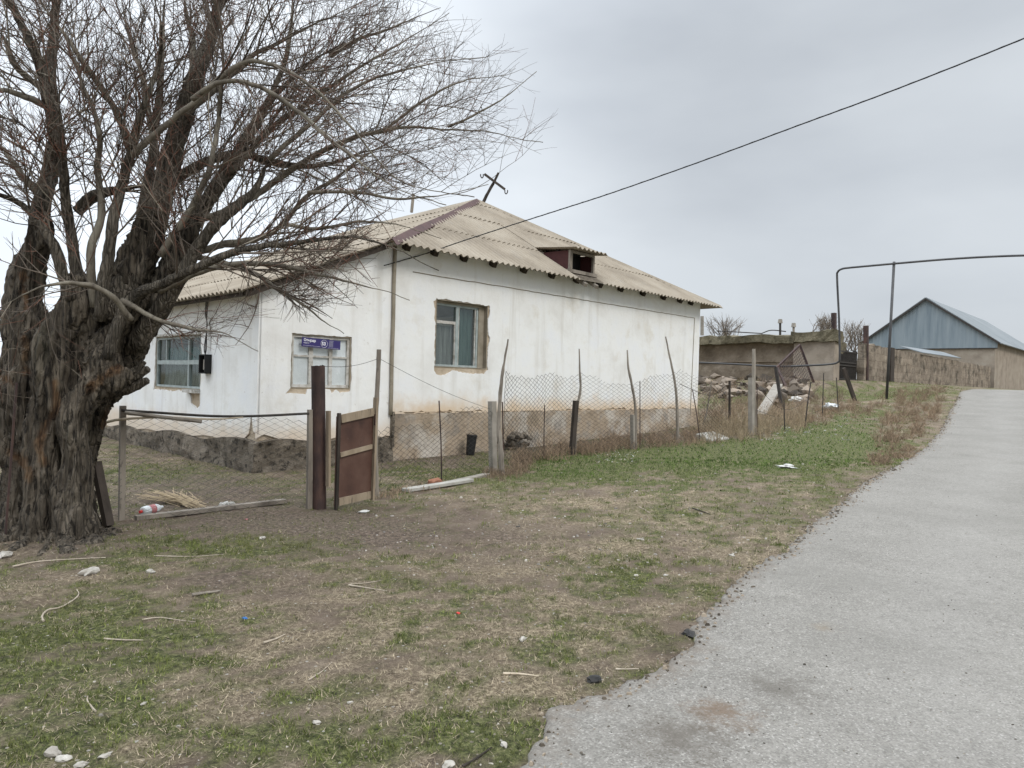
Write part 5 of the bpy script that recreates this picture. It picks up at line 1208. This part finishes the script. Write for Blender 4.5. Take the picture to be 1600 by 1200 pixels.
# bucket / black tube
tb__ = side_t(735, 690, -.30)[0]; gbk = H(tb__, -.30, 0); gbk[2] = float(ground_z(gbk[0], gbk[1])); bk = thing('black_bucket', 'narrow black bucket standing in the yard below the green curtained window', 'bucket', gbk)
tpb = gbk+np.array([.03, 0, .40]); axis = (tpb-gbk); mb = MB(); mb.tube([gbk+axis*k for k in (0, .03, .5, 1)], [.075, .085, .095, .105], 18); mb.build('body', M['black'], bk, smooth=False)
mb = MB(); mb.tube([gbk+axis*.96, gbk+axis*1.02], .112, 18); mb.build('rim', M['black'], bk)
mb = MB(); mb.tube(cat_rom([gbk+axis*1.0+np.array([-.10, 0, 0]), gbk+axis*1.0+np.array([-.02, 0, .05]), gbk+axis*1.0+np.array([.10, 0, 0])], 6), .006, 5); mb.build('handle', M['wire'], bk)
# planks and slabs
def plank(u0_, v0, u1_, v1, wd_, th, m, name, lab, cat_, lift=.02, tilt=0):
    a_, b_ = onto(u0_, v0, lift), onto(u1_, v1, lift+tilt); mb = MB(); mb.bar(a_, b_, wd_, th)
    o = mb.build(name, M[m]); md = o.modifiers.new('bevel', 'BEVEL'); md.width = .006; md.segments = 1; return tag(o, lab, cat_)
plank(632, 769, 736, 754, .13, .05, 'palecon', 'concrete_kerb', 'long white concrete kerb lying on the grass by the thin rusty stake', 'kerb', .03)['group'] = 'concrete kerbs by the fence'
plank(690, 757, 762, 742, .12, .05, 'concrete', 'concrete_kerb', 'grey concrete kerb half sunk in soil left of the concrete post', 'kerb', .01)['group'] = 'concrete kerbs by the fence'
a_, b_ = onto(1104, 690, .04), onto(1140, 686, .07); mb = MB(); d_ = b_-a_; d_ /= np.linalg.norm(d_); n_ = np.cross((0, 0, 1), d_); mb.box((a_+b_)/2+n_*.18, (.36, .26, .05), (d_, n_*.97+np.array([0, 0, .25]), (0, -.1, 1)))
o = mb.build('stone_slab', M['palecon']); md = o.modifiers.new('bevel', 'BEVEL'); md.width = .015; tag(o, 'flat pale stone slab lying at the grass edge under the fence', 'slab')
V, fs = lump(onto(680, 757, .05), (.13, .07, .055), 3, n=2, amp=.3); o = mesh_obj('brick', V, fs, M['brick']); tag(o, 'broken reddish brick behind the white kerb', 'brick')
# bottle
bo = onto(222, 806, .05); be = onto(254, 800, .055); ax_ = be-bo; ax_ /= np.linalg.norm(ax_)
bot = thing('plastic_bottle', 'crushed clear plastic bottle with a red label lying by the fence sill', 'bottle', bo)
mb = MB(); mb.tube([bo+ax_*k for k in (0, .01, .06, .11, .17, .21, .235, .26)], [.035, .048, .05, .044, .05, .035, .015, .014], 14, rough=.08); mb.build('body', M['whitesheet'], bot)
mb = MB(); mb.tube([bo+ax_*.085, bo+ax_*.15], .052, 14, cap=False); mb.build('label_band', M['redlabel'], bot)
mb = MB(); mb.tube([bo-ax_*.03, bo-ax_*.005], .018, 10); mb.build('cap', M['red'], bot)
def litter(u, v, r, m, name, lab, cat_, amp=.6, n=3, fl=.5):
    p = onto(u, v, r*fl*.35); V, fs = lump(p, (r*.85, r*.55, r*fl*.7), u*.013+v*.007, n=n, amp=amp*1.4); o = mesh_obj(name, V, fs, M[m]); return tag(o, lab, cat_, {'stone': 'stones lying on the verge', 'cap': 'bottle caps in the grass', 'paper': 'paper scraps on the ground', 'bag': 'crumpled bags on the ground'}.get(cat_))
litter(354, 794, .075, 'white', 'crumpled_bag', 'small crumpled white bag on the timber sill under the fence', 'bag', .8, 3, .9)
litter(1228, 731, .16, 'white', 'crumpled_bag', 'white torn bag lying on green grass left of the road', 'bag', .8, 3, .25)
litter(569, 799, .09, 'white', 'paper_scrap', 'white paper scrap on the trodden soil in front of the gate', 'paper', .5, 2, .2)
litter(1366, 761, .10, 'white', 'paper_scrap', 'white scrap lying alone on the asphalt near the road edge', 'paper', .4, 2, .25)
litter(382, 968, .025, 'blue', 'bottle_cap', 'tiny blue cap on the grass', 'cap', .2, 2, .4)
litter(716, 961, .022, 'red', 'bottle_cap', 'tiny red cap in the dry grass', 'cap', .2, 2, .4)
litter(929, 1065, .050, 'darkstone', 'stone', 'single black stone near the asphalt edge', 'stone', .3, 2, .65)
litter(141, 899, .085, 'stone', 'stone', 'long white stone on a bare patch below the willow', 'stone', .3, 2, .5)
litter(235, 897, .05, 'stone', 'stone', 'flat beige stone right of the long white one', 'stone', .3, 2, .4)
litter(410, 843, .055, 'stone', 'stone', 'pale round stone on the trodden soil below the fence sill', 'stone', .3, 2, .5)
litter(8, 867, .09, 'stone', 'stone', 'pale stone at the left picture edge by the trunk', 'stone', .3, 2, .5)
litter(100, 1187, .035, 'stone', 'stone', 'white stone in the straw at the bottom left, beside a grey one', 'stone', .3, 2, .5)
litter(82, 1180, .045, 'concrete', 'stone', 'grey stone in the straw at the bottom left', 'stone', .3, 2, .5)
litter(126, 1195, .03, 'stone', 'stone', 'third pale stone at the bottom left edge', 'stone', .3, 2, .5)
litter(165, 1180, .03, 'stone', 'stone', 'small flat stone right of the bottom left trio', 'stone', .3, 2, .4)
litter(495, 1131, .024, 'stone', 'stone', 'white pebble on straw in the lower middle', 'stone', .3, 2, .5)
litter(547, 1097, .018, 'stone', 'stone', 'small white pebble above the lower middle one', 'stone', .3, 2, .5)
litter(788, 1165, .026, 'stone', 'stone', 'pale pebble by the asphalt edge at the bottom', 'stone', .3, 2, .5)
litter(700, 1198, .034, 'stone', 'stone', 'white stone cut by the bottom picture edge', 'stone', .3, 2, .5)
litter(817, 1004, .032, 'stone', 'stone', 'greyish white stone on brown soil right of centre', 'stone', .3, 2, .6)
litter(225, 1101, .022, 'stone', 'stone', 'white chip in green grass at the lower left', 'stone', .3, 2, .4)
litter(1001, 845, .05, 'stone', 'stone', 'white flat stone on the brown verge halfway to the asphalt', 'stone', .3, 2, .3)
litter(1143, 868, .035, 'stone', 'stone', 'white flat stone on the verge nearer the asphalt', 'stone', .3, 2, .3)
litter(1075, 993, .05, 'darkstone', 'tar_lump', 'crumbled dark tar lump at the notch of the asphalt edge', 'tar lump', .5, 2, .6)
litter(1279, 1154, .022, 'darkstone', 'tar_chip', 'dark chip lying on the asphalt near the bottom', 'chip', .3, 1, .3)
litter(1061, 683, .07, 'stone', 'stone', 'cream stone at the foot of the tallest crooked branch post', 'stone', .3, 2, .8)
litter(385, 812, .03, 'redlabel', 'plastic_scrap', 'small red scrap on the soil below the fence sill', 'scrap', .4, 1, .4)
# sticks
def stick(pts, r, m, lab, name='fallen_stick'):
    p3 = [onto(u, v, r*1.0) for u, v in pts]; mb = MB(); c = cat_rom(p3, 5) if len(p3) > 2 else np.array([p3[0]+(p3[1]-p3[0])*k/5 for k in range(6)]); mb.tube(c, np.linspace(r, r*.5, len(c)), 6, rough=.15)
    o = mb.build(name, M[m]); return tag(o, lab, 'stick', 'sticks fallen on the verge')
stick([(68, 970), (66, 962), (75, 952), (95, 948), (115, 938), (123, 930), (120, 924)], .007, 'stick', 'pale curved stick hooked like a question mark on the grass')
stick([(20, 884), (60, 878), (110, 877), (165, 874)], .008, 'stick', 'long thin pale stick below the trunk')
stick([(240, 870), (300, 871), (350, 869)], .005, 'stick', 'thin straight straw-coloured stick in grass below the fence')
stick([(300, 933), (330, 928), (344, 925)], .012, 'oldwood', 'short thick grey stick with a white tip on bare soil')
stick([(222, 967), (250, 963), (285, 969), (305, 973)], .005, 'stick', 'thin reddish curved stick left of centre')
stick([(162, 996), (190, 999), (224, 999)], .006, 'stick', 'thin pale stick lying flat on the left grass')
stick([(412, 1002), (430, 997), (446, 991)], .007, 'stick', 'short tan stick pointing up right on the soil')
stick([(786, 1056), (812, 1056), (842, 1059)], .007, 'paleholz', 'straight yellow stick near the asphalt at the lower middle')
stick([(482, 1063), (500, 1053), (519, 1037)], .004, 'stick', 'thin pale stick rising from a white chip')
stick([(545, 915), (570, 920), (605, 927)], .007, 'stick', 'forked pale twig, lower arm, in the middle of the verge')
stick([(548, 913), (570, 912), (595, 908)], .005, 'stick', 'forked pale twig, upper arm, in the middle of the verge')
stick([(1082, 796), (1096, 801), (1110, 805)], .008, 'darkwood', 'dark short stick on brown verge below the green strip')
stick([(998, 794), (1008, 798), (1016, 803)], .007, 'stick', 'short pale stick on the verge below the green strip')
stick([(722, 1200), (740, 1190), (768, 1170)], .006, 'darkwood', 'dark crooked twig at the bottom edge beside the asphalt')
stick([(149, 1115), (137, 1098), (137, 1090)], .005, 'stick', 'small crooked pale twig in the lower left grass')
stick([(962, 1047), (980, 1047), (998, 1046)], .005, 'stick', 'thin whitish stick at the asphalt edge')
stick([(90, 826), (120, 826), (145, 820), (158, 806), (160, 795)], .008, 'stick', 'pale root-like stick curling up at the right foot of the trunk')
stick([(20, 853), (35, 842), (22, 834), (50, 842), (62, 840)], .010, 'stick', 'bleached branch at the left foot of the trunk')
for k in range(1):
    dt = MB(); rr2 = np.random.default_rng(4)
    c0_ = onto(255, 782, .03); e0_ = onto(315, 798, .03)
    for j in range(120):
        a_ = c0_+rr2.normal(size=3)*np.array([.16, .12, .02])+(e0_-c0_)*rr2.random()*.3; a_[2] = max(a_[2], c0_[2]-.02)+rr2.random()*.08
        b_ = c0_+(e0_-c0_)*rr2.uniform(.4, 1)+rr2.normal(size=3)*np.array([.04, .04, .015]); dt.tube([a_, (a_+b_)/2+np.array([0, 0, .02]), b_], .0035, 3); 
    for j in range(len(dt.v)): dt.c.append(np.tile([.42, .33, .21], (len(dt.v[j]), 1)))
    o = dt.build('brushwood_bundle', M['dry']); tag(o, 'fan of dry straw-coloured brushwood lying behind the fence sill', 'brushwood')

# loose gravel and chips (countless)
rr = np.random.default_rng(31); mb = MB()
def rand_ground(n, ur, vr):
    out_ = []
    while len(out_) < n:
        u = rr.uniform(*ur); v = rr.uniform(*vr); p = G(u, v)
        if inroad(p[0], p[1]) < -.02: p[2] = float(ground_z(p[0], p[1])); out_.append(p)
    return out_
def small_stone(p, s, colr):
    k = rr.integers(5, 8); a = np.sort(rr.random(k)*2*math.pi); b = np.column_stack([np.cos(a)*s*rr.uniform(.6, 1.1, k), np.sin(a)*s*rr.uniform(.4, .9, k), np.full(k, -.3*s)]); t = b*.6; t[:, 2] = s*rr.uniform(.25, .5)
    mb.add(np.vstack([b, t])+p, [tuple(range(k, 2*k))]+[(i, (i+1) % k, k+(i+1) % k, k+i) for i in range(k)], colr)
for p in rand_ground(330, (0, 1300), (800, 1200)): small_stone(p, abs(rr.normal())*.005+.003, np.array([.36, .33, .28])*rr.uniform(.25, 1.4))
for p in rand_ground(800, (560, 1480), (640, 900)): small_stone(p, abs(rr.normal())*.011+.006, np.array([.40, .37, .33])*rr.uniform(.25, 1.5))
for p in rand_ground(170, (1190, 1340), (650, 690)): small_stone(p, abs(rr.normal())*.022+.008, np.array([.40, .39, .36])*rr.uniform(.4, 1.3))
for p in rand_ground(60, (930, 1000), (705, 725)): small_stone(p, .02, np.array([.52, .52, .50])*rr.uniform(.5, 1.5))
o = mb.build('gravel', M['dry']); tag(o, 'scattered pale chips and pebbles over the verge', 'gravel', kind='stuff')
# grit on the road
mb = MB()
for k in range(420):
    u = rr.uniform(880, 1600); v = rr.uniform(720, 1200); p = G(u, v); d = float(inroad(p[0], p[1]))
    if d < .03: continue
    p[2] = float(terr(p[0], p[1]))+.026; small_stone(p, abs(rr.normal())*.004+.003, np.array([.18, .16, .13])*rr.uniform(.3, 1.6))
for k in range(1900):
    p_ = rr.uniform(1.2, 14) if k % 3 else rr.uniform(14, 34); d = abs(rr.normal())*.10-.04; xy = AX*p_+BX*(float(edge_q(p_))-d); z = float(terr(xy[0], xy[1]))+(.02 if d > .03 else .0)
    small_stone(np.array([xy[0], xy[1], z]), (abs(rr.normal())*.007+.004)*(1+p_*.05), np.array([.20, .165, .125])*rr.uniform(.3, 1.7))
o = mb.build('road_grit', M['dry']); tag(o, 'loose grit lying on the asphalt', 'grit', kind='stuff')

# ------------------------------------------------------------------ grass, straw and dry weeds
def blades(n, xr, yr, hgt_, wid, kind, seed, dens=1.0):
    r = np.random.default_rng(seed); x = r.uniform(*xr, n); y = r.uniform(*yr, n)
    # keep what stands in front of the camera
    keep = (np.abs(x) < y*.80+.6); x, y = x[keep], y[keep]
    g, s, d = cover(x, y); rd = inroad(x, y)
    p_ = x*AX[0]+y*AX[1]; q_ = x*BX[0]+y*BX[1]
    inhouse = (q_ > 10.5) & (p_ > 5.0) & (p_ < 19.3)
    tuft = np.clip((fbm(x, y, 22, 2, 19)-.42)*5, 0.04, 1); pr = tuft*g**1.1 if kind == 'g' else np.clip(.12+s*.9, 0, 1)*(1-.65*d)
    keep = (r.random(len(x)) < pr*dens) & (rd < .03*(r.random(len(x))-.2)) & (~inhouse); x, y, g, s = x[keep], y[keep], g[keep], s[keep]; n = len(x)
    z = ground_z(x, y); a = r.uniform(0, 2*math.pi, n); h = hgt_*(.4+.9*r.random(n))*(.35+1.0*fbm(x, y, 9, 2, 5)); wv = wid*(.6+.8*r.random(n))
    if kind == 'g': ln = h*(.2+.7*r.random(n)); la = r.uniform(0, 2*math.pi, n); tip = np.column_stack([x+np.cos(la)*ln, y+np.sin(la)*ln, z+h])
    else: la = a+math.pi/2+r.normal(size=n)*.2; ln = h; tip = np.column_stack([x+np.cos(la)*ln, y+np.sin(la)*ln, z+h*r.uniform(.05, .5, n)])
    b1 = np.column_stack([x-np.cos(a)*wv, y-np.sin(a)*wv, z-.003]); b2 = np.column_stack([x+np.cos(a)*wv, y+np.sin(a)*wv, z-.003])
    V = np.stack([b1, b2, tip], 1).reshape(-1, 3); f = np.arange(3*n).reshape(-1, 3)
    t = r.random(n)[:, None]; m = fbm(x, y, .9, 3, 66)[:, None]
    if kind == 'g': tn = (fbm(x, y, 12, 2, 29)*1.5+.25)[:, None]; c = (np.array([.062, .082, .018])*(1-t)+np.array([.205, .230, .066])*t)*tn; c = c*(1-.4*np.clip((m-.42)*3, 0, 1))+np.array([.21, .185, .095])*.4*np.clip((m-.42)*3, 0, 1)
    if kind == 'g': gg = np.clip(field(GREEN[:9], x, y)-.2, 0, 1)[:, None]; c = c*(1-gg*.8)+gg*.8*((np.array([.035, .078, .012])*(1-t)+np.array([.110, .185, .035])*t)*tn)
    else: c = np.array([.075, .056, .038])*(1-t)+np.array([.48, .395, .27])*t
    return V, f, np.repeat(c, 3, axis=0)
def multi(name, parts, m, lab, cat_):
    Vs = []; Fs = []; Cs = []; n = 0
    for V, f, c in parts: Vs.append(V); Fs.append(f+n); Cs.append(c); n += len(V)
    o = mesh_obj(name, np.concatenate(Vs), np.concatenate(Fs), m, origin=(0, 0, 0), col=np.concatenate(Cs)); tag(o, lab, cat_, kind='stuff'); print(name, n); return o
multi('grass', [blades(330000, (-5, 3.5), (2.4, 7), .030, .0024, 'g', 1), blades(300000, (-9, 9), (6, 14), .038, .0045, 'g', 2), blades(220000, (-8, 24), (13, 40), .050, .011, 'g', 3)], M['grass'], 'short sparse green grass growing in patches on the verge and yard', 'grass')
multi('dead_grass', [blades(330000, (-5, 3.5), (2.4, 7), .045, .0019, 's', 4, .8), blades(200000, (-8, 9), (6, 14), .065, .0034, 's', 5, .6), blades(90000, (-8, 24), (13, 38), .07, .006, 's', 6, .5)], M['grass'], 'flattened straw-coloured dead grass and litter of stems', 'dead grass')
# dry weeds along the fence foot and the far road edge
acc_v, acc_f, acc_c = [], [], []; cnt[0] = 0
rr = np.random.default_rng(77)
def weed(p, h, n, colr, spread=.35):
    for _ in range(n):
        d = np.array([rr.normal()*spread, rr.normal()*spread, 1.0]); d /= np.linalg.norm(d); l = h*rr.uniform(.4, 1.1)
        s = p+np.array([rr.normal()*.05, rr.normal()*.05, -.01]); b = rr.normal(size=3)*.10*l; e = s+d*l; m_ = (s+e)/2+b
        cc = colr*rr.uniform(.5, 1.35); emit(np.array([s, m_, e]), .0035+.0035*rr.random(), .002, cc)
        for j in range(2):
            q = s+(e-s)*rr.uniform(.4, .9); emit(np.array([q, q+(d*.5+rr.normal(size=3)*.4)*l*.3]), .003, .002, cc)
def weeds_px(n, path, sv, h, k, colr, spread=.35):
    u_ = [p[0] for p in path]; v_ = [p[1] for p in path]
    for _ in range(n):
        u = rr.uniform(u_[0], u_[-1]); v = np.interp(u, u_, v_)+rr.normal()*sv; p = G(u, v); p[2] = float(ground_z(p[0], p[1])); weed(p, h*rr.uniform(.5, 1.2), k, colr, spread)
TAN = np.array([.34, .25, .17]); RED = np.array([.27, .195, .13]); YEL = np.array([.44, .35, .23])
weeds_px(150, [(800, 728), (860, 712), (960, 700)], 5, .28, 9, TAN)
weeds_px(150, [(940, 696), (1060, 688), (1120, 680)], 5, .26, 9, TAN)
weeds_px(230, [(1090, 680), (1180, 668), (1260, 652)], 9, .42, 12, YEL*.85)
weeds_px(90, [(1090, 655), (1180, 650), (1260, 650)], 9, .55, 10, TAN)
weeds_px(90, [(1240, 664), (1300, 645), (1340, 632)], 5, .28, 14, RED*1.1, .6)
weeds_px(80, [(1400, 628), (1440, 625), (1475, 618)], 9, .35, 14, RED*1.05, .6)
weeds_px(75, [(1380, 660), (1430, 650), (1470, 640)], 9, .34, 16, RED*1.1, .7)
weeds_px(50, [(1370, 690), (1410, 682), (1450, 672)], 8, .26, 14, RED, .7)
weeds_px(60, [(1330, 650), (1360, 640), (1390, 620)], 6, .24, 10, RED, .6)
weeds_px(60, [(1360, 722), (1390, 716), (1425, 702)], 5, .16, 12, RED, .8)
weeds_px(120, [(1095, 640), (1200, 630), (1320, 622)], 10, .5, 9, TAN*.6, .5)
weeds_px(90, [(1100, 612), (1180, 606), (1260, 604)], 6, .5, 8, TAN*.8, .5)
weeds_px(60, [(620, 715), (700, 700), (770, 698)], 4, .12, 8, TAN)
weeds_px(40, [(590, 775), (640, 768), (700, 752)], 4, .10, 6, TAN)
weeds_px(60, [(760, 742), (800, 740), (830, 728)], 5, .16, 8, TAN*.8)
o = mesh_obj('dry_weeds', np.concatenate(acc_v), np.concatenate(acc_f), M['twig'], origin=(0, 0, 0), col=np.concatenate(acc_c)); tag(o, 'tangled dry brown weeds along the fence foot and far road edge', 'weeds', kind='stuff')
